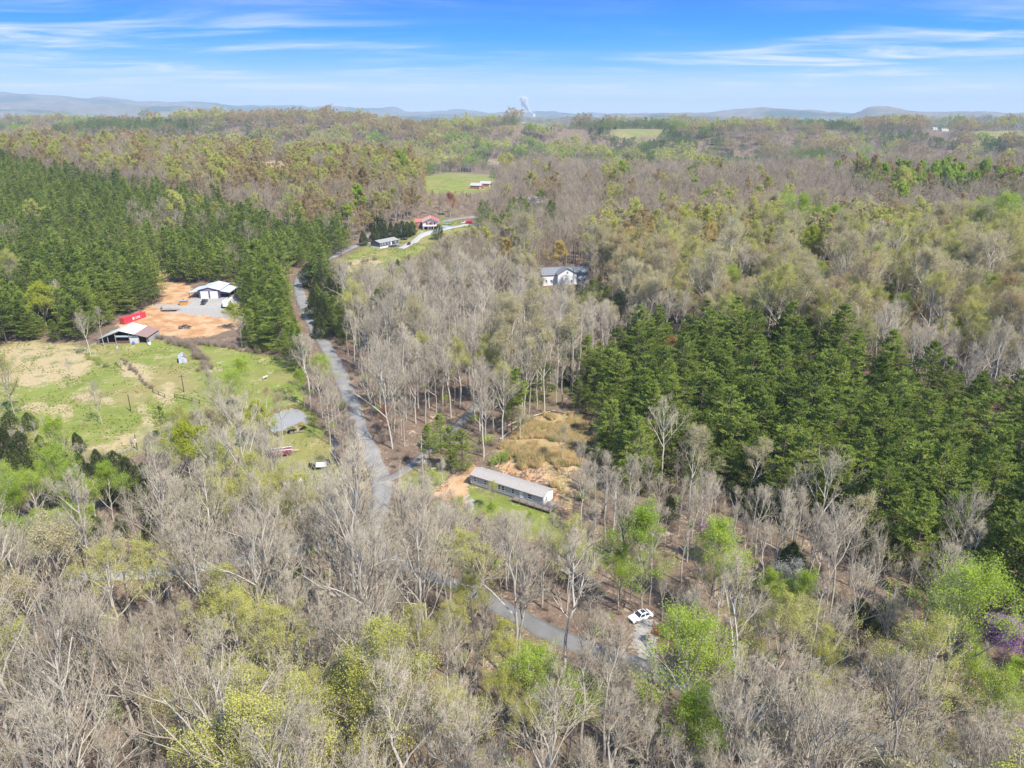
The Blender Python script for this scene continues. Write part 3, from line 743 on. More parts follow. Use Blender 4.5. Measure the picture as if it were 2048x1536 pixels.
# ------------------------------------------------------------------ where trees grow
# ground outlines kept free of trees
OPEN = [(p, a, b) for p, a, b in GRASS + DIRT + GRAVEL] + [
    ([(995, 905), (1040, 860), (1090, 828), (1180, 832), (1215, 850), (1170, 935), (1110, 930), (1060, 930)], 100, 330),
    ([(515, 326), (560, 320), (598, 332), (590, 340), (530, 336)], 600, 3000), ([(960, 320), (1060, 322), (1050, 330), (970, 330)], 900, 3000),
    ([(925, 940), (960, 920), (1115, 975), (1130, 1030), (930, 985)], 100, 230),
    ([(1070, 560), (1170, 560), (1170, 600), (1070, 600)], 250, 500),
    ([(830, 440), (960, 430), (960, 460), (830, 465)], 400, 900),
    ([(190, 660), (300, 650), (300, 690), (190, 695)], 200, 400), ([(370, 570), (470, 570), (475, 640), (370, 640)], 200, 500),
]
# sight lines that are open in the real place: nothing tall stands in front of these
CLEAR = [
    ([(835, 830), (935, 830), (935, 925), (835, 925)], 160),
    ([(930, 938), (965, 930), (1110, 985), (1128, 1030), (1085, 1030), (935, 985)], 160),
    ([(870, 990), (940, 925), (1000, 880), (1080, 830), (1180, 828), (1200, 850), (1160, 930), (1110, 955), (1120, 985), (960, 935)], 175),
    ([(195, 650), (245, 625), (320, 590), (375, 560), (470, 560), (478, 640), (470, 668), (300, 690), (200, 692)], 290),
    ([(0, 690), (110, 700), (230, 690), (300, 680), (520, 710), (590, 740), (590, 790), (530, 810), (440, 760), (420, 800), (330, 830), (320, 860), (240, 890), (180, 890), (60, 815), (0, 800)], 200),
    ([(540, 822), (610, 817), (625, 835), (660, 900), (680, 945), (615, 945), (570, 895), (548, 862)], 170),
    ([(578, 535), (618, 532), (618, 600), (650, 680), (690, 775), (672, 775), (622, 672), (586, 608)], 360),
    ([(688, 775), (712, 775), (735, 860), (790, 950), (842, 912), (846, 925), (780, 985), (748, 970), (730, 905)], 165),
    ([(655, 516), (745, 474), (752, 486), (690, 522)], 450),
    ([(690, 520), (745, 484), (790, 470), (830, 440), (845, 470), (900, 465), (830, 505), (780, 535), (700, 540)], 450),
    ([(830, 430), (880, 425), (950, 435), (960, 460), (870, 465), (830, 462)], 550),
    ([(1072, 520), (1168, 528), (1165, 565), (1090, 575)], 330),
    ([(850, 350), (925, 346), (990, 350), (985, 378), (940, 384), (855, 382)], 850),
    ([(1258, 1212), (1302, 1208), (1312, 1250), (1300, 1300), (1268, 1300), (1256, 1245)], 130),
    ([(1045, 1236), (1120, 1272), (1112, 1292), (1040, 1258)], 125), ([(1270, 1290), (1300, 1290), (1312, 1325), (1280, 1325)], 110),
    ([(1030, 240), (1140, 236), (1150, 252), (1030, 252)], 2000), ([(1230, 260), (1330, 260), (1335, 272), (1230, 272)], 2000),
    ([(970, 322), (1050, 322), (1045, 328), (975, 328)], 900), ([(530, 326), (590, 332), (585, 338), (535, 334)], 700),
    ([(1855, 252), (1900, 252), (1900, 264), (1855, 264)], 3000), ([(720, 462), (750, 460), (750, 482), (725, 482)], 450),
]
ZONES = [  # crown outline in the picture, mix of kinds; later ones win
    (None, dict(bare=.76, bud_y=.12, bud_c=.08, leafy=.02, cedar=.02)),
    ([(-400, 210), (2500, 210), (2500, 345), (1100, 320), (1000, 240), (-400, 240)], dict(bare=.58, bud_t=.18, bud_y=.10, bud_c=.05, leafy=.04, cedar=.05)),
    ([(-400, 225), (1000, 235), (1000, 430), (700, 450), (520, 430), (300, 380), (-400, 330)], dict(bare=.58, bud_t=.21, bud_y=.10, leafy=.03, cedar=.05, pine=.03)),
    ([(400, 230), (900, 240), (900, 380), (450, 370)], dict(bare=.42, bud_t=.35, bud_y=.12, leafy=.04, cedar=.07)),
    ([(900, 250), (1500, 250), (1500, 330), (950, 345), (900, 320)], dict(bare=.46, bud_y=.14, leafy=.10, bud_t=.10, pine=.08, cedar=.12)),
    ([(1100, 250), (2500, 250), (2500, 345), (1100, 335)], dict(bare=.54, bud_y=.11, bud_t=.17, pine=.07, leafy=.03, cedar=.08)),
    ([(1450, 290), (1600, 280), (1700, 310), (1500, 332)], dict(pine=.6, bare=.3, bud_t=.1)), ([(1650, 253), (1850, 260), (1920, 292), (1750, 288)], dict(pine=.7, bare=.3)), ([(1180, 300), (1330, 288), (1390, 320), (1250, 335)], dict(pine=.35, cedar=.2, bare=.35, bud_y=.1)),
    ([(900, 285), (1100, 280), (1150, 320), (950, 332)], dict(pine=.3, cedar=.15, bare=.35, leafy=.1, bud_y=.1)), ([(800, 238), (900, 241), (910, 254), (820, 254)], dict(pine=.9, bare=.1)), ([(1560, 236), (1650, 238), (1710, 254), (1590, 252)], dict(pine=.85, bare=.15)),
    ([(940, 330), (2500, 335), (2500, 500), (1200, 470), (950, 490)], dict(bare=.83, bud_y=.06, bud_t=.05, leafy=.03, cedar=.03)),
    ([(1700, 345), (1900, 350), (2500, 370), (2500, 395), (1900, 385), (1720, 375)], dict(leafy=.55, bud_t=.25, bare=.2)),
    ([(950, 460), (960, 420), (1100, 400), (1130, 430), (1050, 470)], dict(pine=.75, bare=.25)),
    ([(1200, 450), (1700, 460), (2500, 500), (2500, 760), (1900, 690), (1700, 660), (1450, 630), (1200, 620)], dict(bare=.28, bud_c=.28, bud_y=.20, leafy=.06, pine=.08, bud_t=.10)),
    ([(640, 520), (1000, 500), (1200, 600), (1220, 690), (1170, 830), (1000, 870), (830, 900), (720, 760)], dict(bare=.72, bud_c=.13, pine=.09, bud_y=.03, cedar=.03)),
    ([(850, 560), (960, 540), (980, 640), (880, 680), (760, 690)], dict(bare=.65, pine=.2, bud_c=.15)),
    ([(-400, 270), (0, 310), (110, 335), (300, 370), (430, 395), (530, 430), (560, 490), (500, 560), (380, 560), (330, 600), (230, 640), (180, 660), (0, 670), (-400, 660)], dict(pine=.90, bare=.07, bud_y=.03)),
    ([(250, 400), (340, 430), (330, 470), (250, 440)], dict(pine=.5, bare=.5)), ([(450, 500), (560, 440), (600, 450), (540, 540), (470, 560)], dict(pine=.55, bare=.45)),
    ([(520, 440), (690, 440), (720, 490), (620, 530), (590, 590), (600, 680), (480, 680), (450, 600), (500, 520)], dict(pine=.8, bare=.15, cedar=.05)),
    ([(610, 520), (670, 540), (690, 620), (680, 680), (640, 660), (610, 580)], dict(cedar=.4, pine=.4, bare=.2)),
    ([(1150, 720), (1200, 680), (1290, 640), (1400, 640), (1460, 650), (1600, 655), (1720, 700), (1800, 720), (1950, 760), (2500, 800), (2500, 1230), (2048, 1185), (1950, 1140), (1850, 1075), (1700, 1010), (1560, 960), (1400, 920), (1280, 915), (1210, 880), (1150, 800)], dict(pine=.82, bare=.14, bud_c=.04)),
    ([(1180, 915), (1280, 920), (1400, 925), (1560, 965), (1700, 1015), (1850, 1080), (2048, 1190), (2500, 1230), (2500, 1250), (1900, 1200), (1600, 1180), (1300, 1130), (1180, 1080)], dict(bare=.72, bud_c=.14, bud_y=.06, cedar=.05, leafy=.03)),
    ([(-400, 850), (0, 860), (120, 880), (260, 930), (300, 1000), (240, 1050), (100, 1075), (-400, 1060)], dict(leafy=.42, cedar=.42, bare=.16)),
    ([(120, 890), (260, 900), (420, 905), (420, 960), (250, 960)], dict(cedar=.55, bare=.45)),
]
PINEBLOCK = [(1180, 720), (1290, 650), (1460, 650), (1720, 690), (1950, 760), (2500, 800), (2500, 1160), (2048, 1110), (1950, 1070), (1850, 1010), (1700, 950), (1560, 900), (1400, 870), (1280, 870), (1190, 840)]
SLOPE = [(1150, 860), (1280, 890), (1560, 930), (1850, 1030), (2048, 1150), (2500, 1200), (2500, 1330), (1700, 1270), (1350, 1190), (1130, 1090)]
LEFTGREEN = [(-400, 800), (0, 810), (120, 850), (260, 900), (300, 1000), (240, 1050), (100, 1075), (-400, 1060)]
KINDS = ['bare', 'bud_y', 'bud_t', 'bud_c', 'leafy', 'pine', 'cedar']
def pick_kinds(px, py, x, y, rng):
    n = len(px); u = rng.uniform(0, 1, n)
    u = 0.55 * u + 0.45 * np.clip((vnoise(x / 26, y / 26, 61) - 0.5) * 1.5 + 0.5 + rng.normal(0, 0.06, n), 0, 0.999)   # like grows by like
    k = np.zeros(n, int)
    for poly, mix in ZONES:
        sel = np.ones(n, bool) if poly is None else inpoly(px, py, poly)
        cum = 0; kk = np.zeros(n, int); done = np.zeros(n, bool)
        for i, name in enumerate(KINDS):
            if name not in mix: continue
            cum += mix[name]; h = (~done) & (u <= cum + 1e-6); kk[h] = i; done |= h
        k[sel] = kk[sel]
    pf_ = (fbm(x / 330 + 9, y / 300 + 4, 91, 3) > 0.60) & (np.hypot(x, y) > 1000) & (rng.uniform(0, 1, n) < 0.8)   # planted pine blocks far off
    k[pf_] = 5
    return k
def lane_dist(x, y):
    d = np.full(len(x), 1e9)
    for c, hw in LANES:
        for i in range(0, len(c), 2):
            d = np.minimum(d, np.hypot(x - c[i, 0], y - c[i, 1]) - hw)
    return d
TREES = []   # x, y, z, kind, height, rot, px, py, Z, label or None
def hero(px, py, H, kind, label=None, base=0.62):
    g = ground_at(px, py, H * base)
    _, _, Z = project(*g)
    TREES.append([g[0], g[1], g[2], kind, H, random.uniform(0, 6.28), px, py, float(Z), label])
for h in [
    (130, 1140, 25, 'bud_c', 'wide crowned tree with pale cream buds in the woods below the pasture'), (55, 1220, 20, 'bud_c'), (220, 1200, 19, 'bud_y'), (300, 1180, 17, 'bud_y'), (450, 1255, 22, 'bud_y'), (490, 1300, 19, 'bud_y'), (565, 1345, 20, 'bud_y'),
    (340, 1490, 17, 'bud_c'), (930, 1165, 18, 'bud_y'), (1000, 1320, 15, 'bud_y'), (1000, 1430, 14, 'bud_y'), (940, 1210, 16, 'bud_y'), (1085, 1420, 15, 'leafy'), (1140, 1440, 13, 'leafy'), (1050, 1480, 13, 'bud_y'),
    (1370, 1395, 19, 'leafy'), (1385, 1495, 15, 'leafy'), (1290, 1130, 18, 'leafy', 'bright green leafy tree just behind the parked white car'), (1240, 1160, 11, 'leafy'), (1425, 1140, 17, 'leafy'), (1440, 1190, 13, 'bud_y'),
    (1540, 1185, 8, 'leafy'), (1610, 1215, 11, 'leafy'), (1560, 1215, 9, 'leafy'), (1470, 1310, 15, 'bud_y'), (1570, 1310, 19, 'bud_y'), (1630, 1330, 15, 'bud_y'), (1905, 1270, 21, 'leafy'), (2038, 1395, 12, 'leafy'), (1985, 1425, 12, 'leafy'), (1935, 1365, 10, 'leafy'),
    (1440, 1092, 8, 'redbud', 'small purple blossoming redbud among bare trees on the slope'), (2016, 1292, 8, 'redbud', 'larger purple blossoming redbud beside a bright green tree'), (1980, 1278, 7, 'redbud', 'sparse purple redbud leaning by the larger redbud'),
    (1576, 1165, 7.5, 'dogwood', 'white flowering dogwood in front of a dark evergreen'), (1582, 1125, 12, 'cedar', 'broad dark evergreen behind the white dogwood'), (1495, 1162, 5, 'cedar'), (1772, 1222, 9, 'cedar'), (1720, 1215, 6, 'cedar'), (1340, 1010, 7, 'cedar'), (1820, 1090, 9, 'pine'), (1795, 1110, 8, 'pine'),
    (120, 962, 15, 'leafy', 'tall bright green tree rising above dark cedars below the pasture'), (75, 1000, 12, 'leafy'), (150, 1000, 13, 'leafy'), (215, 985, 12, 'leafy'), (185, 1005, 11, 'leafy'), (30, 1030, 11, 'leafy'),
    (375, 915, 14, 'gold', 'round yellow green tree at the corner of the pasture'), (440, 935, 9, 'gold', 'lower yellow green tree beside the round yellow green one'),
    (490, 775, 15, 'leafy'), (455, 800, 14, 'leafy'), (650, 755, 12, 'leafy'), (605, 772, 11, 'leafy'), (530, 800, 9, 'bud_t'), (560, 830, 13, 'bud_c'), (520, 850, 11, 'gold'),
    (85, 615, 16, 'gold', 'yellow green tree at the pine edge above the straw coloured slope'), (112, 605, 18, 'bare'), (15, 770, 17, 'bud_y', 'budding tree at the edge of the pasture with dark cedars at its foot'), (466, 634, 9, 'gold', 'yellow green tree in front of the white camper trailer'), (480, 662, 11, 'bare'), (492, 655, 10, 'bare'),
    (172, 665, 16, 'bare', 'spreading leafless tree standing beside the old barn'), (200, 650, 14, 'bare'), (195, 805, 12, 'bare', 'lone pale leafless tree standing in the open pasture'), (138, 735, 8, 'bare'),
    (318, 838, 11, 'pine', 'lone thin pine with a bare trunk by the pasture fence'), (348, 850, 7, 'leafy'), (372, 848, 6, 'cedar'), (152, 880, 6.5, 'cedar', 'lone dense cedar at the edge of the pasture'), (18, 845, 9, 'cedar'), (55, 838, 6, 'cedar'), (8, 880, 10, 'cedar'), (40, 885, 9, 'cedar'), (80, 890, 8, 'cedar'), (100, 905, 8, 'cedar'),
    (160, 930, 9, 'cedar'), (195, 925, 10, 'cedar'), (228, 925, 9, 'cedar'), (130, 922, 8, 'cedar'), (20, 930, 10, 'cedar'), (252, 938, 9, 'cedar'), (180, 950, 9, 'cedar'), (60, 920, 9, 'cedar'), (435, 850, 9, 'bare'), (425, 790, 18, 'bare'), (440, 810, 17, 'bare'), (600, 700, 11, 'bare'), (640, 780, 15, 'bare'), (668, 790, 16, 'bare'), (655, 830, 15, 'bare'),
    (1118, 520, 15, 'yellow', 'golden yellow tree leaning over the roof of the white house'), (1012, 512, 15, 'yellow', 'golden yellow tree in the woods left of the white house'), (1185, 585, 15, 'pine'), (1215, 595, 14, 'pine'), (1160, 600, 13, 'pine'), (1235, 610, 13, 'pine'), (1200, 570, 13, 'pine'),
    (1258, 488, 15, 'yellow', 'pale yellow tree on the slope behind the pines by the white house'), (1300, 470, 14, 'yellow', 'yellow tree beside a dark evergreen on the slope'), (1330, 480, 12, 'pine'), (1420, 486, 17, 'yellow', 'orange yellow tree alone on the slope above the pine stand'), (1500, 485, 18, 'bud_y'), (1540, 490, 18, 'bud_y'), (1620, 500, 17, 'gold', 'yellow green tree high on the slope above the pine stand'), (1650, 510, 16, 'bud_y'),
    (1930, 640, 23, 'bud_y'), (1980, 600, 20, 'bud_y'), (1780, 590, 13, 'pine'), (1700, 570, 14, 'pine'), (1460, 570, 14, 'leafy'), (1500, 560, 13, 'pine'), (1640, 560, 14, 'leafy'),
    (853, 525, 6, 'leafy'), (697, 565, 8, 'gold', 'small yellow green tree beside the tall cedars along the road'), (628, 600, 14, 'cedar'), (645, 615, 14, 'cedar'), (615, 545, 13, 'cedar'), (640, 555, 13, 'cedar'), (660, 570, 11, 'cedar'), (640, 645, 11, 'cedar'), (625, 570, 5, 'bud_t'), (665, 640, 10, 'pine'),
    (790, 425, 17, 'bud_t', 'round tan budding tree behind the dark cedars by the red roofed house'), (748, 464, 11, 'cedar'), (760, 458, 12, 'cedar'), (770, 460, 11, 'cedar'), (782, 457, 12, 'cedar'), (793, 457, 11, 'cedar'), (804, 454, 12, 'cedar'), (815, 455, 11, 'cedar'), (824, 453, 10, 'cedar'), (726, 473, 10, 'cedar'), (877, 460, 11, 'cedar', 'lone evergreen in front of the house with the red roof'), (795, 525, 6, 'cedar'), (700, 548, 4, 'cedar'),
    (858, 885, 14, 'pine'), (900, 888, 13, 'pine'), (924, 890, 12, 'pine'), (880, 858, 12, 'pine'),
    (985, 990, 6.5, 'bud_y', 'small olive green tree standing in front of the grey mobile home'), (920, 1018, 5, 'leafy'), (905, 1012, 4, 'leafy'), (985, 1028, 5.5, 'leafy'), (1062, 1045, 5, 'leafy'), (940, 1030, 4.5, 'leafy'),
    (1228, 1010, 19, 'bare'), (1108, 1082, 13, 'bare'), (1005, 805, 20, 'bare'), (985, 800, 17, 'bare'), (1040, 845, 9, 'bud_c'), (1385, 935, 18, 'bud_c'), (1640, 985, 19, 'bare'), (1500, 940, 16, 'bud_c'), (1920, 1080, 18, 'bare'), (1955, 1110, 15, 'bare'), (1125, 885, 9, 'bud_c'), (1165, 920, 11, 'bare'),
    (1130, 318, 20, 'maple', 'reddish budding tree standing alone in the far valley'), (900, 410, 15, 'maple', 'dark red budding tree behind the house with the red roof'), (815, 370, 14, 'maple', 'small red budding tree above the green field'), (1345, 700, 8, 'maple', 'rusty red sapling at the edge of the pine stand'), (1830, 635, 9, 'maple', 'slim red budding tree above the pine stand'), (1972, 845, 9, 'maple', 'red budding tree between pines and pale bare trees'), (770, 840, 7, 'maple', 'rusty red sapling beside the bend in the road'), (1308, 1272, 3, 'maple', 'orange sapling beside the parked white car'),
    (880, 305, 16, 'leafy'), (848, 300, 18, 'leafy'), (975, 275, 16, 'leafy'), (385, 290, 18, 'leafy'), (1525, 292, 18, 'yellow', 'round yellow tree on the far side of the ridge'), (320, 235, 15, 'pine'), (815, 300, 15, 'bud_y'),
]: hero(*h)
HEROCLEAR = []
for t in TREES:
    if t[3] in ('bare',) or t[8] > 480: continue
    rp = t[4] * FPX / t[8] * (0.18 if t[3] in ('pine', 'cedar') else 0.24 if t[3] in ('redbud', 'dogwood', 'maple', 'yellow', 'gold') else 0.15)
    HEROCLEAR.append((t[6], t[7], rp, rp * 0.9, t[8]))
HX = np.array([[t[0], t[1], t[4]] for t in TREES])
def scatter(r0, r1, cell, seed, azmax, near):
    rng = np.random.default_rng(seed)
    a = math.radians(azmax)
    xs = np.arange(-r1 * math.sin(min(a, 1.57)), r1 * math.sin(min(a, 1.57)) + cell, cell); ys = np.arange(-10 if near else r0 * math.cos(a) * 0.9, r1 + cell, cell)
    X, Y = np.meshgrid(xs, ys); X = (X + rng.uniform(-.48, .48, X.shape) * cell).ravel(); Y = (Y + rng.uniform(-.48, .48, Y.shape) * cell).ravel()
    R = np.hypot(X, Y); A = np.abs(np.arctan2(X, Y))
    k = (R >= r0) & (R < r1) & (A < a); X, Y, R = X[k], Y[k], R[k]
    Zg = height(X, Y); px, py, Z = project(X, Y, Zg)
    ok = np.ones(len(X), bool)
    for p, ra, rb in OPEN: ok &= ~(inpoly(px, py, p) & (R > ra) & (R < rb) & (Z > 5))
    X, Y, R, Zg = X[ok], Y[ok], R[ok], Zg[ok]
    return X, Y, R, Zg, rng
def blocked(X, Y, Zg, H, rad):
    """does the tree stand in an open sight line"""
    b = np.zeros(len(X), bool)
    for fr in (0.25, 0.45, 0.65, 0.85, 1.0):
        w = rad * (1.0 if 0.4 < fr < 0.9 else 0.4)
        for s in (-1, 0, 1):
            px, py, Z = project(X + s * w, Y, Zg + H * fr)
            for p, zl in CLEAR: b |= inpoly(px, py, p) & (Z > 3)
            for cx_h, cy_h, rx_h, ry_h, zh in HEROCLEAR: b |= (((px - cx_h) / rx_h) ** 2 + ((py - cy_h) / ry_h) ** 2 < 1) & (Z > 3) & (Z < zh - 1.5)
    return b
STUFF = {k: [] for k in KINDS}      # x,y,z,idx,rot,scale
def add_region(r0, r1, cell, seed, az, near):
    X, Y, R, Zg, rng = scatter(r0, r1, cell, seed, az, near)
    if near:
        k = lane_dist(X, Y) > 1.6
        for hx, hy, hh in HX: k &= np.hypot(X - hx, Y - hy) > min(3.6, hh * 0.2)
        X, Y, R, Zg = X[k], Y[k], R[k], Zg[k]
    H = rng.normal(1, 0.2, len(X)).clip(0.5, 1.45)
    px, py, Z = project(X, Y, Zg + 12)
    H = np.where(rng.uniform(0, 1, len(X)) < 0.25, H * 0.72, H)
    K = pick_kinds(px, py, X, Y, rng)
    base = np.array([SPEC[n]['H'] for n in KINDS])[K]
    Ht = base * H * np.where(K < 5, np.where(R < 160, 1.24, 1.02), 1.0)
    sm = (K == 0) & (rng.uniform(0, 1, len(X)) < 0.28); Ht[sm] *= 0.7      # thin understory poles
    if near:        # the pale woods stay below the edge of the pine stand
        tx, ty, _ = project(X, Y, Zg + Ht * 0.92)
        inF = inpoly(tx, ty, PINEBLOCK) & (K != 5) & (rng.uniform(0, 1, len(X)) < 0.96)
        Ht = np.where(inF, Ht * 0.5, Ht)
        sl_ = inpoly(px, py, SLOPE) & (K != 5); Ht = np.where(sl_, Ht * 0.74, Ht); thin = sl_ & (rng.uniform(0, 1, len(X)) < 0.12); Ht = np.where(thin, 1.0, Ht)
        lf = inpoly(px, py, LEFTGREEN); Ht = np.where(lf, Ht * np.where(K == 6, 0.9, 0.6), Ht)
    if r0 < 1500:   # where a tree would stand in an open view, only lower growth is found
        rad = np.where(K == 5, 4.0, np.where(K == 6, 1.8, 3.6))
        b = np.ones(len(X), bool)
        for f in ((1.0, 0.72, 0.5, 0.34) if near else (1.0, 0.6, 0.36)):
            idx_ = np.nonzero(b)[0]
            bb = blocked(X[idx_], Y[idx_], Zg[idx_], Ht[idx_] * f, rad[idx_] * f)
            ok = idx_[~bb]; Ht[ok] *= f; b[ok] = False
        b |= (Ht < 4.5)
        X, Y, R, Zg, K, Ht, Z, px, py = [q[~b] for q in (X, Y, R, Zg, K, Ht, Z, px, py)]
    rot = rng.uniform(0, 6.283, len(X))
    return X, Y, Zg, K, Ht, rot, px, py, Z
n_ = add_region(52, 470, 5.4, 101, 47, True)
for i in range(len(n_[0])):
    TREES.append([n_[0][i], n_[1][i], n_[2][i], KINDS[n_[3][i]], n_[4][i], n_[5][i], n_[6][i], n_[7][i], n_[8][i], None])
WHERE = [
    ([(-400, 690), (200, 690), (420, 690), (600, 740), (612, 800), (690, 985), (540, 960), (330, 905), (150, 915), (-400, 860)], 345, 'in the pasture below the old barn'),
    ([(1150, 720), (1290, 620), (1720, 680), (2500, 780), (2500, 1150), (1850, 1030), (1560, 920), (1280, 890), (1150, 860)], 600, 'in the stand uphill from the grey mobile home'),
    ([(1150, 860), (1280, 890), (1560, 920), (1850, 1030), (2500, 1150), (2500, 1290), (1700, 1250), (1350, 1170), (1130, 1080)], 400, 'on the slope below the dense pine stand'),
    ([(640, 520), (1000, 500), (1200, 600), (1240, 700), (1150, 850), (1000, 930), (800, 950), (700, 800)], 700, 'in the woods between the road and the white house'),
    ([(430, 400), (720, 440), (700, 560), (690, 760), (600, 740), (440, 690)], 900, 'beside the winding road near the metal garage'),
    ([(-400, 250), (560, 400), (440, 600), (200, 690), (-400, 700)], 1300, 'on the hillside behind the metal garage'),
    ([(1180, 380), (2500, 400), (2500, 780), (1240, 680)], 1200, 'on the slope beyond the white house'),
    ([(-400, 860), (540, 940), (740, 1000), (740, 1150), (-400, 1120)], 400, 'in the woods just below the pasture'),
    ([(740, 1000), (1180, 1040), (1350, 1170), (1240, 1300), (900, 1200), (740, 1100)], 400, 'between the lower road and the grey mobile home'),
    ([(1200, 1170), (1350, 1170), (1700, 1250), (2500, 1290), (2500, 1700), (1200, 1700)], 400, 'in the woods beside the white car drive'),
]
def where(px, py, Z):
    for p, zl, ph in WHERE:
        if Z < zl and bool(inpoly(np.array([px]), np.array([py]), p)[0]): return ph
    return 'in the leafless woods below the lower road' if Z < 220 else 'out in the far wooded valley'
DESC = {'bare': ('bare_tree', 'leafless grey tree'), 'bud_y': ('budding_tree', 'yellow green budding tree'), 'bud_t': ('budding_tree', 'tan orange budding tree'),
        'bud_c': ('budding_tree', 'pale cream budding tree'), 'leafy': ('leafy_tree', 'bright green leafy tree'), 'pine': ('pine_tree', 'green pine'), 'cedar': ('cedar_tree', 'dark evergreen cedar'),
        'redbud': ('redbud_tree', 'purple redbud'), 'dogwood': ('dogwood_tree', 'white dogwood'), 'maple': ('maple_tree', 'red budding tree'), 'yellow': ('yellow_tree', 'golden tree'), 'gold': ('yellow_green_tree', 'yellow green tree')}
LIMIT = {'bare_tree': 300, 'budding_tree': 300, 'leafy_tree': 200, 'pine_tree': 300, 'cedar_tree': 150}
SHAPE = {'bare': ['wide crowned', 'slender', 'low forking', 'high crowned', 'spreading', 'narrow'], 'bud_y': ['round', 'spreading', 'slender'], 'bud_t': ['round', 'spreading', 'slender'], 'bud_c': ['round', 'spreading', 'slender'],
         'leafy': ['round', 'wide', 'slender', 'spreading'], 'pine': ['full', 'broad', 'narrow', 'shaggy', 'high crowned', 'wide limbed'], 'cedar': ['full', 'broad', 'narrow']}
def in_view(t): return -40 < t[6] < 2088 and 100 < t[7] < 1640
order = sorted(range(len(TREES)), key=lambda i: (TREES[i][9] is None, -(TREES[i][4] / TREES[i][8]) if in_view(TREES[i]) else 1))
count = {}
for i in order:
    x, y, z, kind, H, rot, px, py, Z, label = TREES[i]
    nm, desc = DESC[kind]
    if count.get(nm, 0) < LIMIT.get(nm, 300) and in_view(TREES[i]):
        count[nm] = count.get(nm, 0) + 1
        v = SPEC[kind]['near']; tm, cm = v[int(rot * 1000) % len(v)]
        ph = where(px, py, Z)
        vi = int(rot * 1000) % len(v); rel = H / SPEC[kind]['H']
        sw = 'short' if rel < 0.8 else 'tall' if rel > 1.16 else 'medium'
        ds = f"{sw} {SHAPE[kind][vi % len(SHAPE[kind])]} {desc}" if kind in SHAPE else desc
        o = thing(nm, label or f'{ds} {ph}', 'tree', (x, y, z - 0.12), rot, None if label else f'{ds}, {ph}')
        s = H / SPEC[kind]['H']; o.scale = (s, s, s)
        link('trunk', tm, o); link('crown', cm, o)
    elif kind in STUFF:
        nf_ = len(SPEC[kind]['nearflat']); nm_ = len(SPEC[kind]['mid'])
        ix = (int(rot * 1000) % nf_) if Z < 330 else nf_ + int(rot * 1000) % nm_
        STUFF[kind].append((x, y, z - 0.12, ix, rot, H / SPEC[kind]['H']))
def region_to_stuff(reg, far):
    X, Y, Zg, K, Ht, rot, px, py, Z = reg
    for i in range(len(X)):
        kind = KINDS[K[i]]; sp = SPEC[kind]; nf_ = len(sp['nearflat']); nm_ = len(sp['mid'])
        ix = nf_ + nm_ + int(rot[i] * 1000) % 2 if far else nf_ + int(rot[i] * 1000) % nm_
        STUFF[kind].append((X[i], Y[i], Zg[i] - 0.3, ix, rot[i], Ht[i] / sp['H']))
region_to_stuff(add_region(470, 1150, 7.6, 102, 45, False), False)
region_to_stuff(add_region(1150, 3300, 25, 103, 44, False), True)
region_to_stuff(add_region(3300, 6000, 38, 104, 43, False), True)

def stuff_object(name, pts, meshes, label, cat):
    """points carrying instanced plants: what nobody could count"""
    src = bpy.data.collections.new(name + '_shapes')
    for i, me in enumerate(meshes):
        o = bpy.data.objects.new(f'{name}_shape_{i:02d}', me); src.objects.link(o)
    pts = np.array(pts, np.float32)
    me = bpy.data.meshes.new(name); me.vertices.add(len(pts)); me.vertices.foreach_set('co', np.ascontiguousarray(pts[:, :3]).ravel())
    a = me.attributes.new('idx', 'INT', 'POINT'); a.data.foreach_set('value', pts[:, 3].astype(np.int32))
    a = me.attributes.new('rot', 'FLOAT', 'POINT'); a.data.foreach_set('value', np.ascontiguousarray(pts[:, 4]))
    a = me.attributes.new('scl', 'FLOAT', 'POINT'); a.data.foreach_set('value', np.ascontiguousarray(pts[:, 5]))
    o = link(name, me); tag(o, label, cat, kind='stuff')
    g = bpy.data.node_groups.new(name + '_scatter', 'GeometryNodeTree')
    g.interface.new_socket('Geometry', in_out='INPUT', socket_type='NodeSocketGeometry')
    g.interface.new_socket('Geometry', in_out='OUTPUT', socket_type='NodeSocketGeometry')
    N = g.nodes.new; L = g.links.new
    gi, go = N('NodeGroupInput'), N('NodeGroupOutput')
    ci = N('GeometryNodeCollectionInfo'); ci.inputs['Collection'].default_value = src
    ci.inputs['Separate Children'].default_value = True; ci.inputs['Reset Children'].default_value = True
    ip = N('GeometryNodeInstanceOnPoints'); ip.inputs['Pick Instance'].default_value = True
    def at(nm, dt):
        n = N('GeometryNodeInputNamedAttribute'); n.data_type = dt; n.inputs[0].default_value = nm; return n.outputs[0]
    cx = N('ShaderNodeCombineXYZ'); L(at('rot', 'FLOAT'), cx.inputs[2])
    e2r = N('FunctionNodeEulerToRotation'); L(cx.outputs[0], e2r.inputs[0])
    L(gi.outputs[0], ip.inputs['Points']); L(ci.outputs[0], ip.inputs['Instance']); L(at('idx', 'INT'), ip.inputs['Instance Index'])
    L(e2r.outputs[0], ip.inputs['Rotation']); L(at('scl', 'FLOAT'), ip.inputs['Scale']); L(ip.outputs[0], go.inputs[0])
    md = o.modifiers.new('scatter', 'NODES'); md.node_group = g
    return o
SN = {'bare': ('bare_woods', 'mass of leafless grey hardwoods covering the far hills'), 'bud_y': ('yellow_green_woods', 'scattered yellow green budding trees through the far woods'),
      'bud_t': ('tan_woods', 'mass of tan orange budding trees along the far ridges'), 'bud_c': ('cream_woods', 'scattered cream budding trees through the woods'),
      'leafy': ('green_woods', 'scattered bright green trees through the far woods'), 'pine': ('pine_woods', 'dense dark green pine woods on the hillside'), 'cedar': ('cedar_woods', 'scattered dark cedars through the far woods')}
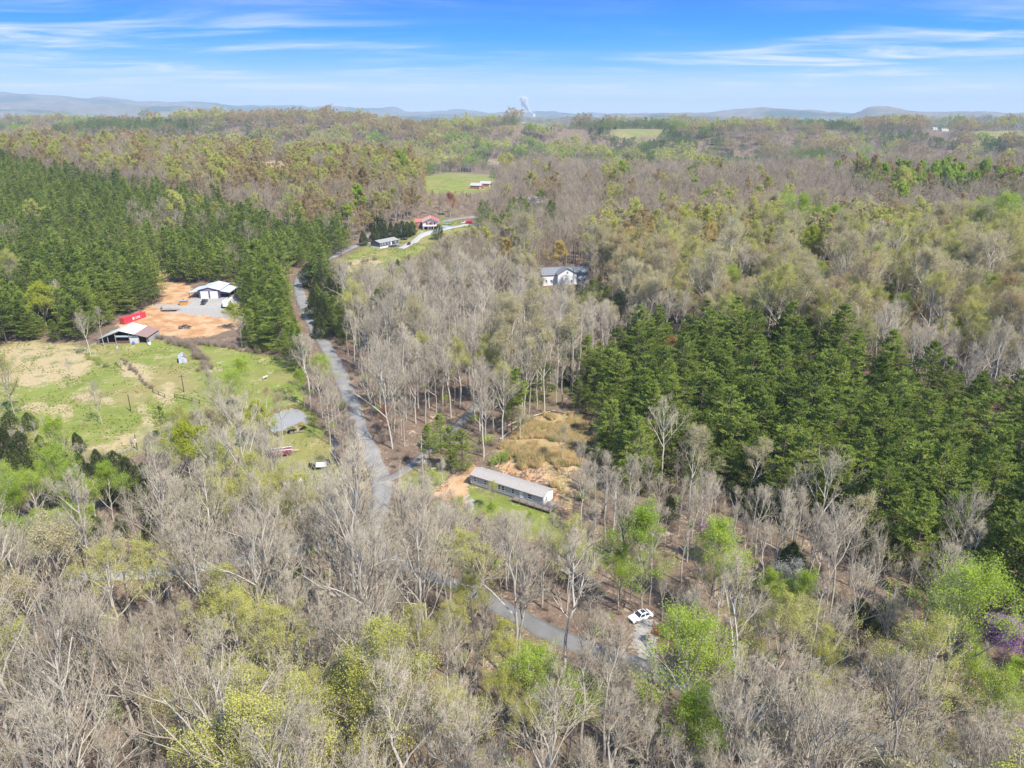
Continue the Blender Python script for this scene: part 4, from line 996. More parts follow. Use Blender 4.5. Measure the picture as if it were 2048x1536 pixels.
for k, pts in STUFF.items():
    if pts: stuff_object(SN[k][0], pts, SPEC[k]['nearflat'] + SPEC[k]['mid'] + SPEC[k]['far'], SN[k][1], 'woods')
print('TREES near', len(TREES), 'individual', count, 'stuff', {k: len(v) for k, v in STUFF.items()})
# low growth on the forest floor
X, Y, R, Zg, rng = scatter(52, 300, 3.6, 201, 47, True)
kk = (lane_dist(X, Y) > 0.8) & (rng.uniform(0, 1, len(X)) < 0.30 + 0.5 * sstep(0.5, 0.75, vnoise(X / 22, Y / 22, 71)))
X, Y, Zg = X[kk], Y[kk], Zg[kk]
b = blocked(X, Y, Zg, np.full(len(X), 2.5), np.full(len(X), 1.2)); X, Y, Zg = X[~b], Y[~b], Zg[~b]
gi_ = np.where(rng.uniform(0, 1, len(X)) < 0.16, rng.integers(0, 2, len(X)), rng.integers(2, 4, len(X)))
stuff_object('undergrowth', np.column_stack([X, Y, Zg - 0.05, gi_, rng.uniform(0, 6.28, len(X)), rng.uniform(0.35, 1.1, len(X))]),
             [single('green_shrub', shrub(s, 2.4, True), M_TWIG, M_TWIG, M_LEAF['leafy']) for s in (501, 502)] + [single('bare_shrub', shrub(s, 2.6, False, 30), M_LEAF['brush'], M_LEAF['brush']) for s in (511, 512)],
             'low brush and saplings on the forest floor', 'undergrowth')
# ------------------------------------------------------------------ building materials
M_SIDE = mat('siding_grey', (0.46, 0.455, 0.465), 0.6, 0.05, 1.5)
M_WHITE = mat('paint_white', (0.78, 0.78, 0.76), 0.5, 0.05, 2.0)
M_TRIM = mat('trim_white', (0.80, 0.80, 0.79), 0.45, 0.03, 2.0)
M_GLASS = mat('window_glass', (0.035, 0.045, 0.06), 0.08, 0.2, 1.0, spec=0.6)
M_SHING = mat('shingle_taupe', (0.385, 0.345, 0.305), 0.9, 0.2, 2.2, bump=0.3, stretch=(1, 2, 2))
M_SHINGD = mat('shingle_charcoal', (0.12, 0.125, 0.135), 0.9, 0.2, 1.6, bump=0.4)
M_SHINGM = mat('shingle_slate', (0.20, 0.21, 0.225), 0.9, 0.18, 1.6)
M_SHINGG = mat('shingle_grey', (0.31, 0.30, 0.275), 0.9, 0.15, 1.6)
M_SKIRT = mat('skirting_tan', (0.40, 0.35, 0.30), 0.85, 0.15, 3.0)
M_DECK = mat('deck_wood', (0.30, 0.25, 0.20), 0.85, 0.2, 4.0, stretch=(1, 8, 8))
M_DECKD = mat('deck_dark', (0.10, 0.10, 0.11), 0.8, 0.2, 4.0)
M_WOOD = mat('weathered_wood', (0.33, 0.28, 0.23), 0.9, 0.25, 4.0, stretch=(6, 6, 1))
M_WOODD = mat('dark_wood', (0.10, 0.08, 0.065), 0.9, 0.25, 4.0)
M_PURP = mat('siding_plum', (0.115, 0.085, 0.175), 0.55, 0.1, 2.0)
M_METAL = mat('roof_metal_pale', (0.62, 0.67, 0.72), 0.45, 0.05, 1.2, metal=0.15, spec=0.4)
M_TINW = mat('tin_white', (0.60, 0.58, 0.54), 0.6, 0.16, 0.9)
M_TING = mat('tin_grey', (0.43, 0.41, 0.385), 0.65, 0.2, 0.9, stretch=(1, 4, 1))
M_TINB = mat('tin_bluish', (0.46, 0.53, 0.60), 0.5, 0.12, 2.0)
M_RUST = mat('tin_rust', (0.30, 0.19, 0.16), 0.8, 0.25, 1.4, stretch=(4, 1, 1))
M_REDST = mat('steel_red', (0.56, 0.055, 0.075), 0.5, 0.1, 1.2)
M_REDROOF = mat('roof_red', (0.44, 0.15, 0.13), 0.7, 0.15, 1.5)
M_SALMON = mat('roof_salmon', (0.56, 0.33, 0.24), 0.75, 0.15, 1.2)
M_BRICK = mat('brick_red', (0.36, 0.13, 0.09), 0.85, 0.2, 5.0)
M_SLATE = mat('siding_slate', (0.10, 0.105, 0.135), 0.7, 0.08, 2.0)
M_TAN = mat('siding_tan', (0.52, 0.36, 0.23), 0.8, 0.1, 2.0)
M_BLACK = mat('black', (0.012, 0.012, 0.014), 0.35, 0.2, 3.0)
M_TYRE = mat('tyre', (0.02, 0.02, 0.02), 0.85, 0.2, 6.0)
M_RIM = mat('rim', (0.45, 0.45, 0.46), 0.3, 0.1, 6.0, metal=0.7)
M_STEEL = mat('steel', (0.35, 0.36, 0.38), 0.4, 0.1, 6.0, metal=0.8)
M_CARW = mat('car_white', (0.82, 0.82, 0.83), 0.2, 0.02, 1.0, spec=0.6)
M_CARB = mat('car_black', (0.02, 0.021, 0.025), 0.18, 0.1, 1.0, spec=0.6)
M_CARM = mat('car_maroon', (0.20, 0.018, 0.05), 0.2, 0.1, 1.0, spec=0.6)
M_CARR = mat('car_red', (0.52, 0.03, 0.045), 0.22, 0.1, 1.0, spec=0.6)
M_LAMP = mat('lamp_glass', (0.65, 0.65, 0.62), 0.1, 0.05, 3.0, spec=0.6)
M_TAIL = mat('tail_lamp', (0.45, 0.02, 0.02), 0.2, 0.1, 3.0)
M_ORANGE = mat('box_orange', (0.58, 0.29, 0.09), 0.75, 0.15, 2.0)
M_BLUE = mat('tarp_blue', (0.05, 0.16, 0.48), 0.6, 0.15, 2.0)
M_COWB = mat('hide_black', (0.014, 0.012, 0.012), 0.75, 0.2, 3.0)
M_COWW = mat('hide_pale', (0.62, 0.53, 0.42), 0.8, 0.12, 3.0)
M_HAY = mat('hay', (0.46, 0.36, 0.19), 0.95, 0.3, 5.0)
M_POLE = mat('pole_wood', (0.33, 0.27, 0.22), 0.9, 0.2, 4.0)
M_POLED = mat('pole_dark', (0.085, 0.065, 0.05), 0.9, 0.2, 4.0)
M_CERAM = mat('transformer_grey', (0.52, 0.53, 0.54), 0.4, 0.05, 3.0)

def gpt(px, py, dz=0.0):
    g = ground_at(px, py); return (float(g[0]), float(g[1]), float(g[2]) + dz)
def face_map(face, L, Wd):
    return {'f': lambda s, z, d: (s, -Wd / 2 - d, z), 'b': lambda s, z, d: (-s, Wd / 2 + d, z),
            'r': lambda s, z, d: (L / 2 + d, s, z), 'l': lambda s, z, d: (-L / 2 - d, -s, z)}[face]
def face_box(mb, fm, s0, s1, z0, z1, d0, d1):
    return mb.hexa([fm(s0, z0, d1), fm(s1, z0, d1), fm(s1, z0, d0), fm(s0, z0, d0)], [fm(s0, z1, d1), fm(s1, z1, d1), fm(s1, z1, d0), fm(s0, z1, d0)])
def window(root, fm, s, z, w, h, trim=None, mullion=True):
    fr = MB()
    t = 0.11
    face_box(fr, fm, s - w / 2, s - w / 2 + t, z, z + h, 0.0, 0.06); face_box(fr, fm, s + w / 2 - t, s + w / 2, z, z + h, 0.0, 0.06)
    face_box(fr, fm, s - w / 2 + t, s + w / 2 - t, z, z + t, 0.0, 0.058); face_box(fr, fm, s - w / 2 + t, s + w / 2 - t, z + h - t, z + h, 0.0, 0.058)
    if mullion: face_box(fr, fm, s - w / 2 + t, s + w / 2 - t, z + h / 2 - t / 2, z + h / 2 + t / 2, 0.0, 0.056)
    o = fr.build('window', trim or M_TRIM, root)
    halves = ((z + t, z + h / 2 - t / 2), (z + h / 2 + t / 2, z + h - t)) if mullion else ((z + t, z + h - t),)
    for a, b_ in halves: face_box(MB(), fm, s - w / 2 + t, s + w / 2 - t, a, b_, 0.004, 0.022).build('pane', M_GLASS, o)
    return o
def door(root, fm, s, z, w, h, m=None, name='door', handle=True):
    mb = MB(); face_box(mb, fm, s - w / 2, s + w / 2, z, z + h, 0.0, 0.07); o = mb.build(name, m or M_WHITE, root)
    if handle:
        k = MB(); face_box(k, fm, s + w / 2 - 0.2, s + w / 2 - 0.12, z + h * 0.45, z + h * 0.5, 0.07, 0.11); k.build('handle', M_STEEL, o)
    return o
def gable(root, L, Wd, hw, rise, wall_m, roof_m, z0=0.0, ov=0.35, gov=0.3, roof_m2=None):
    """walls with gables at the two x ends, roof of two slabs"""
    b = MB(); b.prism_x([(-Wd / 2, z0), (Wd / 2, z0), (Wd / 2, z0 + hw), (0, z0 + hw + rise), (-Wd / 2, z0 + hw)], -L / 2, L / 2)
    b.build('wall', wall_m, root)
    e = ov * rise / (Wd / 2); t = 0.16
    for sgn, mm in ((-1, roof_m), (1, roof_m2 or roof_m)):
        r = MB(); x0, x1 = -L / 2 - gov, L / 2 + gov; ze = z0 + hw - e + t; zr = z0 + hw + rise + t; y = sgn * (Wd / 2 + ov)
        if sgn < 0: r.slab((x0, y, ze), (x1, y, ze), (x1, 0, zr), (x0, 0, zr), t)
        else: r.slab((x0, 0, zr), (x1, 0, zr), (x1, y, ze), (x0, y, ze), t)
        r.build('roof_panel', mm, root)
    rc = MB(); zr = z0 + hw + rise + t; rc.prism_x([(-0.22, zr - 0.06), (0.22, zr - 0.06), (0, zr + 0.07)], -L / 2 - gov - 0.02, L / 2 + gov + 0.02); rc.build('ridge_cap', roof_m, root)

# ------------------------------------------------------------------ grey mobile home and its deck
a_, b_ = ground_at(942, 970), ground_at(1086, 1016)
HL = float(np.hypot(*(b_ - a_)[:2])); ha = math.atan2(b_[1] - a_[1], b_[0] - a_[0]); HWD = 4.6
c0 = (a_ + b_) / 2 + np.array([-math.sin(ha), math.cos(ha), 0]) * HWD / 2
home = thing('mobile_home', 'long grey mobile home with taupe shingle roof and white framed windows', 'house', (c0[0], c0[1], float(height(c0[0], c0[1]))), ha)
gable(home, HL, HWD, 2.45, 0.85, M_SIDE, M_SHING, z0=0.5, ov=0.3, gov=0.2)
MB().box(-HL / 2 + 0.06, HL / 2 - 0.06, -HWD / 2 + 0.06, HWD / 2 - 0.06, -0.7, 0.5).build('skirting', M_SKIRT, home)
ff_, fr_ = face_map('f', HL, HWD), face_map('r', HL, HWD)
for fr2, w_ in ((.06, 1.0), (.21, 1.0), (.405, 1.0), (.462, 1.0), (.60, 1.0), (.825, 1.3)): window(home, ff_, (fr2 - 0.5) * HL, 1.25, w_, 1.35)
door(home, ff_, (.712 - 0.5) * HL, 0.85, 0.95, 2.05)
window(home, fr_, -0.9, 1.3, 0.7, 1.25); window(home, face_map('l', HL, HWD), 0.3, 1.4, 0.9, 1.2)
cb = MB()
for x_ in (-HL / 2 - 0.012, HL / 2 - 0.10): cb.box(x_, x_ + 0.11, -HWD / 2 - 0.02, -HWD / 2 + 0.1, 0.5, 2.93)
cb.build('corner_trim', M_TRIM, home)
gp = MB(); gp.poly([(HL / 2 + 0.02, -HWD / 2 + 0.12, 0.52), (HL / 2 + 0.02, HWD / 2, 0.52), (HL / 2 + 0.02, HWD / 2, 2.93), (HL / 2 + 0.02, 0, 3.76), (HL / 2 + 0.02, -HWD / 2 + 0.12, 2.97)], [(0, 1, 2, 3, 4)]); gp.build('end_sunlit_face', M_WHITE, home)  # white sheet over the grey end wall paints in its sunlit brightness
x0d, x1d = (.63 - .5) * HL, HL / 2
dk = MB()
nb_ = 10
for i in range(nb_): dk.box(x0d, x1d + 3.0, -HWD / 2 - 1.75 + i * 0.17, -HWD / 2 - 1.75 + i * 0.17 + 0.15, 0.66, 0.72)
for i in range(16): dk.box(x1d + 0.05, x1d + 3.0, -HWD / 2 + 0.02 + i * 0.17, -HWD / 2 + 0.17 + i * 0.17, 0.66, 0.72)
deck = dk.build('deck', M_DECK, home)
rl = MB()
for zr_ in (1.0, 1.3, 1.6): rl.box(x0d + 0.1, x1d + 2.95, -HWD / 2 - 1.76, -HWD / 2 - 1.70, zr_, zr_ + 0.09)
for zr_ in (1.0, 1.3, 1.6): rl.box(x1d + 2.93, x1d + 2.99, -HWD / 2 - 1.7, 0.4, zr_, zr_ + 0.09)
rl.build('railing', M_DECK, deck)
for x_ in np.linspace(x0d + 0.1, x1d + 2.9, 6): MB().box(x_ - 0.06, x_ + 0.06, -HWD / 2 - 1.70, -HWD / 2 - 1.58, -0.8, 1.68).build('post', M_DECK, deck)
for i in range(3): MB().box(x0d - 0.9 + i * 0.3, x0d - 0.6 + i * 0.3, -HWD / 2 - 1.7, -HWD / 2 - 0.5, -0.5, 0.2 + i * 0.18).build('step', M_DECK, deck)
MB().box(-HL / 2 - 1.1, -HL / 2 - 0.2, -1.4, 0.4, -0.4, 1.9).build('utility_box', M_TING, home)
gv = MB(); gv.tube([(-HL / 2 + 2.5, 0.9, 3.3), (-HL / 2 + 2.5, 0.9, 3.95)], 0.09, 8); gv.build('vent_pipe', M_STEEL, home)

# ------------------------------------------------------------------ vehicles
def wheel(root, x, y, r, wd):
    s = 1 if y > 0 else -1
    t = MB(); t.tube([(x, y - wd / 2, r), (x, y + wd / 2, r)], r, 14); w = t.build('wheel', M_TYRE, root)
    h = MB(); h.tube([(x, y + s * (wd / 2), r), (x, y + s * (wd / 2 + 0.02), r)], r * 0.6, 10); h.build('rim', M_RIM, w)
def car(label, m, loc, rz, L=4.6, Wd=1.82, Hh=1.5, kind='sedan', cat='car', name='parked_car', sunroof=False, group=None):
    root = thing(name, label, cat, loc, rz, group)
    hx = L / 2; g = 0.2; bz = 0.62 * Hh if kind != 'pickup' else 0.55 * Hh
    if kind == 'sedan': low = [(-hx, .32), (-hx + .12, .22), (hx - .12, .22), (hx, .34), (hx - .03, .62), (hx - .35, .76), (hx * .40, bz), (-hx * .72, bz + .02), (-hx + .1, bz - .06)]
    elif kind == 'suv': low = [(-hx, .38), (-hx + .1, .28), (hx - .1, .28), (hx, .40), (hx - .03, .78), (hx - .3, .92), (hx * .42, bz + .03), (-hx * .95, bz + .05), (-hx, bz - .1)]
    else: low = [(-hx, .50), (-hx + .05, .40), (hx - .1, .40), (hx, .50), (hx - .02, .95), (hx - .25, 1.08), (hx * .42, bz + .12), (-hx * .12, bz + .12), (-hx * .14, bz + .10), (-hx + .03, bz + .10)]
    b = MB(); y = Wd / 2
    n = len(low)                       # rounded section: narrower at sill and shoulder
    ys = [y * (0.93 if z < 0.45 else 1.0 if z < bz - 0.08 else 0.955) for x, z in low]
    pts = [(x, -yy, z) for (x, z), yy in zip(low, ys)] + [(x, yy, z) for (x, z), yy in zip(low, ys)]
    b.poly(pts, [tuple(range(n)), tuple(range(2 * n - 1, n - 1, -1))] + [(i, n + i, n + (i + 1) % n, (i + 1) % n) for i in range(n)])
    body = b.build('body', m, root)
    bv = body.modifiers.new('bevel', 'BEVEL'); bv.width = 0.06; bv.segments = 2; bv.limit_method = 'ANGLE'
    if kind == 'sedan': f0, f1, r1, r0 = hx * .40, hx * .10, -hx * .42, -hx * .78
    elif kind == 'suv': f0, f1, r1, r0 = hx * .42, hx * .14, -hx * .78, -hx * .94
    else: f0, f1, r1, r0 = hx * .40, hx * .18, -hx * .06, -hx * .12
    zb = bz + (0.12 if kind == 'pickup' else 0.0) - 0.03; zt = Hh; yb, yt = y * .95, y * .74
    cbm = MB(); cbm.hexa([(r0, -yb, zb), (f0, -yb, zb), (f0, yb, zb), (r0, yb, zb)], [(r1, -yt, zt), (f1, -yt, zt), (f1, yt, zt), (r1, yt, zt)])
    cab = cbm.build('cabin', m, root)
    bv = cab.modifiers.new('bevel', 'BEVEL'); bv.width = 0.05; bv.segments = 2
    def lerp(p, q, t): return tuple(p[i] + (q[i] - p[i]) * t for i in range(3))
    def pane(name, A, B, C, D, ins, dv):  # A,B low edge; D,C high edge
        q = [lerp(lerp(A, B, ins), lerp(D, C, ins), .12), lerp(lerp(A, B, 1 - ins), lerp(D, C, 1 - ins), .12), lerp(lerp(A, B, 1 - ins), lerp(D, C, 1 - ins), .9), lerp(lerp(A, B, ins), lerp(D, C, ins), .9)]
        o_ = [tuple(p[i] + dv[i] for i in range(3)) for p in q]; i_ = [tuple(p[i] - dv[i] for i in range(3)) for p in q]
        MB().hexa(i_, o_).build(name, M_GLASS, root)
    pane('windscreen', (f0, -yb, zb), (f0, yb, zb), (f1, yt, zt), (f1, -yt, zt), .06, (.012, 0, .012))
    pane('rear_window', (r0, yb, zb), (r0, -yb, zb), (r1, -yt, zt), (r1, yt, zt), .08, (-.012, 0, .012))
    mid = (f0 + r0) / 2; midt = (f1 + r1) / 2
    for s in (-1, 1):
        pane('side_window', (mid, s * yb, zb), (f0, s * yb, zb), (f1, s * yt, zt), (midt, s * yt, zt), .07, (0, s * .014, .006))
        if kind != 'pickup': pane('side_window', (r0, s * yb, zb), (mid, s * yb, zb), (midt, s * yt, zt), (r1, s * yt, zt), .07, (0, s * .014, .006))
    if sunroof: MB().box(midt - .5, midt + .35, -yt * .62, yt * .62, zt - .01, zt + .012).build('sunroof', M_GLASS, root)
    for s in (-1, 1):
        MB().box(hx - .10, hx + .012, s * y * .72 - .17, s * y * .72 + .17, bz * .62, bz * .62 + .13).build('headlight', M_LAMP, root)
        MB().box(-hx - .012, -hx + .08, s * y * .74 - .16, s * y * .74 + .16, bz * .72, bz * .72 + .13).build('tail_light', M_TAIL, root)
        MB().box(f0 - .25, f0 - .1, s * y - .02 if s > 0 else s * y - .16, s * y + .16 if s > 0 else s * y + .02, zb + .05, zb + .2).build('mirror', m, root)
        r = .33 if kind == 'sedan' else .38
        for x_ in (hx * .64, -hx * .62): wheel(root, x_, s * (y - .10), r, .22)
    MB().box(hx - .04, hx + .02, -y * .5, y * .5, bz * .36, bz * .58).build('grille', M_BLACK, root)
    MB().box(hx - .05, hx + .03, -y * .82, y * .82, .30, .40).build('bumper', M_STEEL if kind == 'pickup' else M_BLACK, root)
    if kind == 'pickup':
        MB().box(-hx + .12, -hx * .16, -y * .80, y * .80, bz + .08, bz + .125).build('truck_bed', M_BLACK, root)
    return root
def aim(p, q):
    a, b = ground_at(*p), ground_at(*q); return math.atan2(b[1] - a[1], b[0] - a[0])
car('white car with black sunroof parked on the gravel drive', M_CARW, gpt(1281, 1237, 0.0), aim((1296, 1230), (1266, 1241)) , sunroof=True, L=4.7, Wd=1.86, Hh=1.48)
car('black car parked on the grass behind the slate mobile home', M_CARB, gpt(808, 480, 0.02), 0.25, kind='suv', Hh=1.7, L=4.8)
car('maroon pickup truck parked on the concrete driveway', M_CARM, gpt(818, 490, 0.16), aim((812, 494), (828, 484)), kind='pickup', L=5.6, Wd=1.95, Hh=1.8, cat='truck', name='pickup_truck')
car('black pickup truck parked before the two white garage doors', M_CARB, gpt(409, 606, 0.05), -math.pi / 2 + 0.12, kind='pickup', L=5.7, Wd=2.0, Hh=1.85, cat='truck', name='pickup_truck')
car('white pickup truck by the red trailer beyond the red roofed house', M_CARW, gpt(930, 447, 0.05), 0.15, kind='pickup', L=5.7, Wd=2.0, Hh=1.85, cat='truck', name='pickup_truck')
car('red car with pale front end standing among bare trees below the pond', M_CARR, gpt(541, 976, 0.03), -0.9, kind='sedan', L=4.6)
car('white pickup truck half hidden by bare trees below the cow wagon', M_CARW, gpt(588, 968, 0.03), 0.3, kind='pickup', L=5.4, Wd=1.95, Hh=1.8, cat='truck', name='pickup_truck')
car('dark blue car beside the white camper trailer', mat('car_blue', (0.03, 0.05, 0.16), 0.25, 0.1), gpt(448, 613, 0.05), -1.4, L=4.5)
# camper trailer
ca = gpt(457, 612)
cp = thing('camper_trailer', 'white camper trailer with a dark blue chevron front beside the metal garage', 'camper', ca, 1.62)
b = MB(); b.prism_y([(-4.2, .65), (3.4, .65), (4.3, 1.6), (4.3, 2.6), (3.6, 3.35), (-4.1, 3.4), (-4.3, 3.2)], -1.25, 1.25); bo = b.build('body', M_CARW, cp)
bv = bo.modifiers.new('bevel', 'BEVEL'); bv.width = 0.12; bv.segments = 2
cv = MB(); cv.poly([(4.32, -1.0, 2.5), (4.32, 1.0, 2.5), (4.32, 0, 1.6), (4.36, -1.0, 2.5), (4.36, 1.0, 2.5), (4.36, 0, 1.6)], [(0, 1, 2), (3, 5, 4), (0, 3, 4, 1), (1, 4, 5, 2), (2, 5, 3, 0)]); cv.build('chevron', M_PURP, cp)
for x_ in (-2.2, 0.2, 2.0): MB().box(x_ - .25, x_ + .25, -.25, .25, 3.36, 3.62).build('roof_vent', M_BLACK, cp)
for y_ in (-1.1, 1.1):
    for x_ in (-1.6, -0.8): wheel(cp, x_, y_, .36, .24)
MB().box(-1.0, 0.6, -1.29, -1.2, 1.6, 2.4).build('side_window', M_GLASS, cp); MB().box(1.4, 2.1, -1.29, -1.2, 0.8, 2.6).build('door', M_TRIM, cp)
MB().box(3.6, 5.4, -.08, .08, .5, .62).build('hitch', M_STEEL, cp)
# flatbed trailer
fl = thing('flatbed_trailer', 'low flatbed trailer with raised ramp parked on the dirt yard', 'trailer', gpt(340, 622), 0.08)
d_ = MB()
for i in range(8): d_.box(-3.6, 3.3, -1.1 + i * .275, -1.1 + i * .275 + .25, .62, .68)
d_.build('bed', M_WOOD, fl)
f_ = MB(); f_.box(-3.65, 3.4, -1.16, -1.06, .5, .74); f_.box(-3.65, 3.4, 1.06, 1.16, .5, .74); f_.box(3.4, 4.8, -.06, .06, .52, .64); f_.build('frame', M_BLACK, fl)
rp = MB()
for i in range(6): rp.box(-3.74, -3.66, -1.1 + i * .42, -1.1 + i * .42 + .06, .5, 1.8)
rp.box(-3.75, -3.65, -1.1, 1.08, 1.74, 1.82); rp.build('ramp', M_BLACK, fl)
for s in (-1, 1):
    for x_ in (-.6, .25): wheel(fl, x_, s * 1.05, .34, .2)
    MB().box(-1.05, .7, s * 1.05 - .14, s * 1.05 + .14, .70, .76).build('fender', M_BLACK, fl)

# ------------------------------------------------------------------ shipping container
a_, b_ = ground_at(247, 650), ground_at(296, 633)
cl_ = 12.2; ang = math.atan2(b_[1] - a_[1], b_[0] - a_[0])
u_ = np.array([math.cos(ang), math.sin(ang)]); mid_ = a_[:2] + u_ * (cl_ / 2 + 0.6) + np.array([-u_[1], u_[0]]) * 1.2
ct = thing('shipping_container', 'red shipping container with white lettering above the old barn', 'container', (mid_[0], mid_[1], float(height(*mid_)) - 0.05), ang)
b = MB(); b.box(-cl_ / 2, cl_ / 2, -1.16, 1.16, .12, 2.56); b.build('body', M_REDST, ct)
rb_ = MB()
for i in range(38):
    x_ = -cl_ / 2 + 0.3 + i * (cl_ - .6) / 37.5
    if -1.5 < x_ < 2.9: continue
    for s in (-1, 1): rb_.box(x_, x_ + .13, s * 1.16 - .03, s * 1.16 + .03, .25, 2.45)
rb_.build('corrugation', M_REDST, ct)
fr3 = MB()
for x_ in (-cl_ / 2 - .02, cl_ / 2 - .14):
    for y_ in (-1.22, 1.06): fr3.box(x_, x_ + .16, y_, y_ + .16, 0, 2.62)
for y_ in (-1.21, 1.07): fr3.box(-cl_ / 2 + .14, cl_ / 2 - .14, y_, y_ + .14, 2.46, 2.60); fr3.box(-cl_ / 2 + .14, cl_ / 2 - .14, y_, y_ + .14, .02, .16)
fr3.build('frame', M_REDST, ct)
for s in (-1, 1):
    dd = MB(); dd.box(-cl_ / 2 - .05, -cl_ / 2 + .01, s * .54 - .5, s * .54 + .5, .2, 2.42); do = dd.build('door', M_REDST, ct)
    for q in (-.2, .2): MB().tube([(-cl_ / 2 - .08, s * .54 + q, .25), (-cl_ / 2 - .08, s * .54 + q, 2.38)], .025, 6).build('lock_bar', M_STEEL, do)
def lettering(text, size, name, m, parent, loc, rot):
    cu = bpy.data.curves.new(name, 'FONT'); cu.body = text; cu.size = size; cu.extrude = 0.01; cu.offset = 0.02
    t = bpy.data.objects.new(name, cu); COL.objects.link(t)
    me = bpy.data.meshes.new_from_object(t.evaluated_get(bpy.context.evaluated_depsgraph_get()))
    bpy.data.objects.remove(t); me.materials.clear(); me.materials.append(m)
    o = link(name, me, parent, loc); o.rotation_euler = rot; return o
lettering('LINE', 1.25, 'lettering', M_TRIM, ct, (.35, -1.20, .95), (math.pi / 2, 0, 0))
lettering('K', 1.7, 'lettering', M_TRIM, ct, (-1.1, -1.20, .80), (math.pi / 2, 0, 0))
lb = MB(); lb.poly([(-1.35, -1.185, .78), (-1.05, -1.185, .78), (-1.05, -1.185, 2.05), (-1.35, -1.185, 2.05), (-1.35, -1.20, .78), (-1.05, -1.20, .78), (-1.05, -1.20, 2.05), (-1.35, -1.20, 2.05)], [(0, 3, 2, 1), (4, 5, 6, 7), (0, 1, 5, 4), (1, 2, 6, 5), (2, 3, 7, 6), (3, 0, 4, 7)]); lb.build('emblem', M_TRIM, ct)

# ------------------------------------------------------------------ old barn, open at the front
bn0 = ground_at(246, 687)
bn = thing('barn', 'old open fronted barn with patched white and rusty tin roof', 'barn', (bn0[0], bn0[1] + 5.6, float(height(bn0[0], bn0[1] + 5)) - .05), 0.03)
XL, XR, YF, YB = -9.6, 9.6, -5.6, 5.6; RX = -.6; ZE_L, ZE_R, ZR = 2.0, 2.7, 5.4
def roofq(x0, x1, z0, z1, m, name='roof_panel', y0=YF - .5, y1=YB + .4):
    MB().slab((x0, y0, z0), (x1, y0, z1), (x1, y1, z1), (x0, y1, z0), .1).build(name, m, bn)
def zl_(x): return ZE_L + (ZR - ZE_L) * (x - XL) / (RX - XL)
def zr2(x): return ZR + (ZE_R - ZR) * (x - RX) / (XR - RX)
roofq(XL - .3, -5.8, zl_(XL - .3), zl_(-5.8), M_TING); roofq(-5.797, RX, zl_(-5.797) + .02, ZR, M_TINW)
roofq(RX, 5.0, ZR, zr2(5.0), mat('tin_bright', (0.70, 0.68, 0.65), 0.6, 0.12, 0.9)); roofq(5.003, XR + .3, zr2(5.003) + .02, zr2(XR + .3), M_RUST)
MB().box(XL, XR, YB - .12, YB, -.2, 2.0).build('back_wall', M_WOODD, bn)
for x_ in (XL, XR - .1): MB().box(x_, x_ + .1, YF + 1, YB - .13, -.2, 1.9).build('side_wall', M_TING, bn)
for x_ in (XL + .1, -5.8, RX - 2.2, 2.6, 6.2, XR - .2):
    zt_ = (zl_(x_) if x_ < RX else zr2(x_)) - .12
    MB().box(x_ - .12, x_ + .12, YF, YF + .24, -.3, zt_).build('post', M_WOOD, bn)
be = MB(); be.poly([(XL, YF + .06, ZE_L - .35), (RX, YF + .06, ZR - .5), (XR, YF + .06, ZE_R - .4), (XR, YF + .06, ZE_R - .12), (RX, YF + .06, ZR - .13), (XL, YF + .06, ZE_L - .13), (XL, YF + .2, ZE_L - .35), (RX, YF + .2, ZR - .5), (XR, YF + .2, ZE_R - .4), (XR, YF + .2, ZE_R - .12), (RX, YF + .2, ZR - .13), (XL, YF + .2, ZE_L - .13)],
        [(0, 1, 4, 5), (1, 2, 3, 4), (11, 10, 7, 6), (10, 9, 8, 7), (0, 6, 7, 1), (1, 7, 8, 2)]); be.build('fascia', M_TINB, bn)
MB().box(-2.7, 6.2, YF + .3, YF + .4, 2.55, 3.2).build('lintel_board', M_TINB, bn)
MB().box(2.72, 6.05, YF + .08, YF + .16, 0, 2.3).build('door_panel', M_TINW, bn)
MB().box(RX - 2.05, 2.45, YF + .3, YF + .38, 0, 1.1).build('stall_board', mat('stall_brown', (0.16, 0.09, 0.07), .9), bn)
for (x_, s, mm, nm_, lab) in ((7.6, .9, M_BLUE, 'storage_drum', 'blue plastic drum standing at the front of the barn'), (10.9, 1.1, M_TRIM, 'water_tank', 'white water tank beside the barn corner')):
    g = ground_at(246, 687); X_, Y_ = bn0[0] + x_, bn0[1] - .9
    if nm_ == 'storage_drum': X_ = bn0[0] + 4.6
    q = thing(nm_, lab, 'tank', (X_, Y_, float(height(X_, Y_))), 0)
    t = MB(); t.tube([(0, 0, -.05), (0, 0, .08), (0, 0, s), (0, 0, s + .12)], [.42 * s, .55 * s, .55 * s, .3 * s], 14); t.build('body', mm, q, smooth=True)
    t = MB(); t.tube([(0, 0, s + .1), (0, 0, s + .2)], .16 * s, 10); t.build('cap', M_STEEL, q)

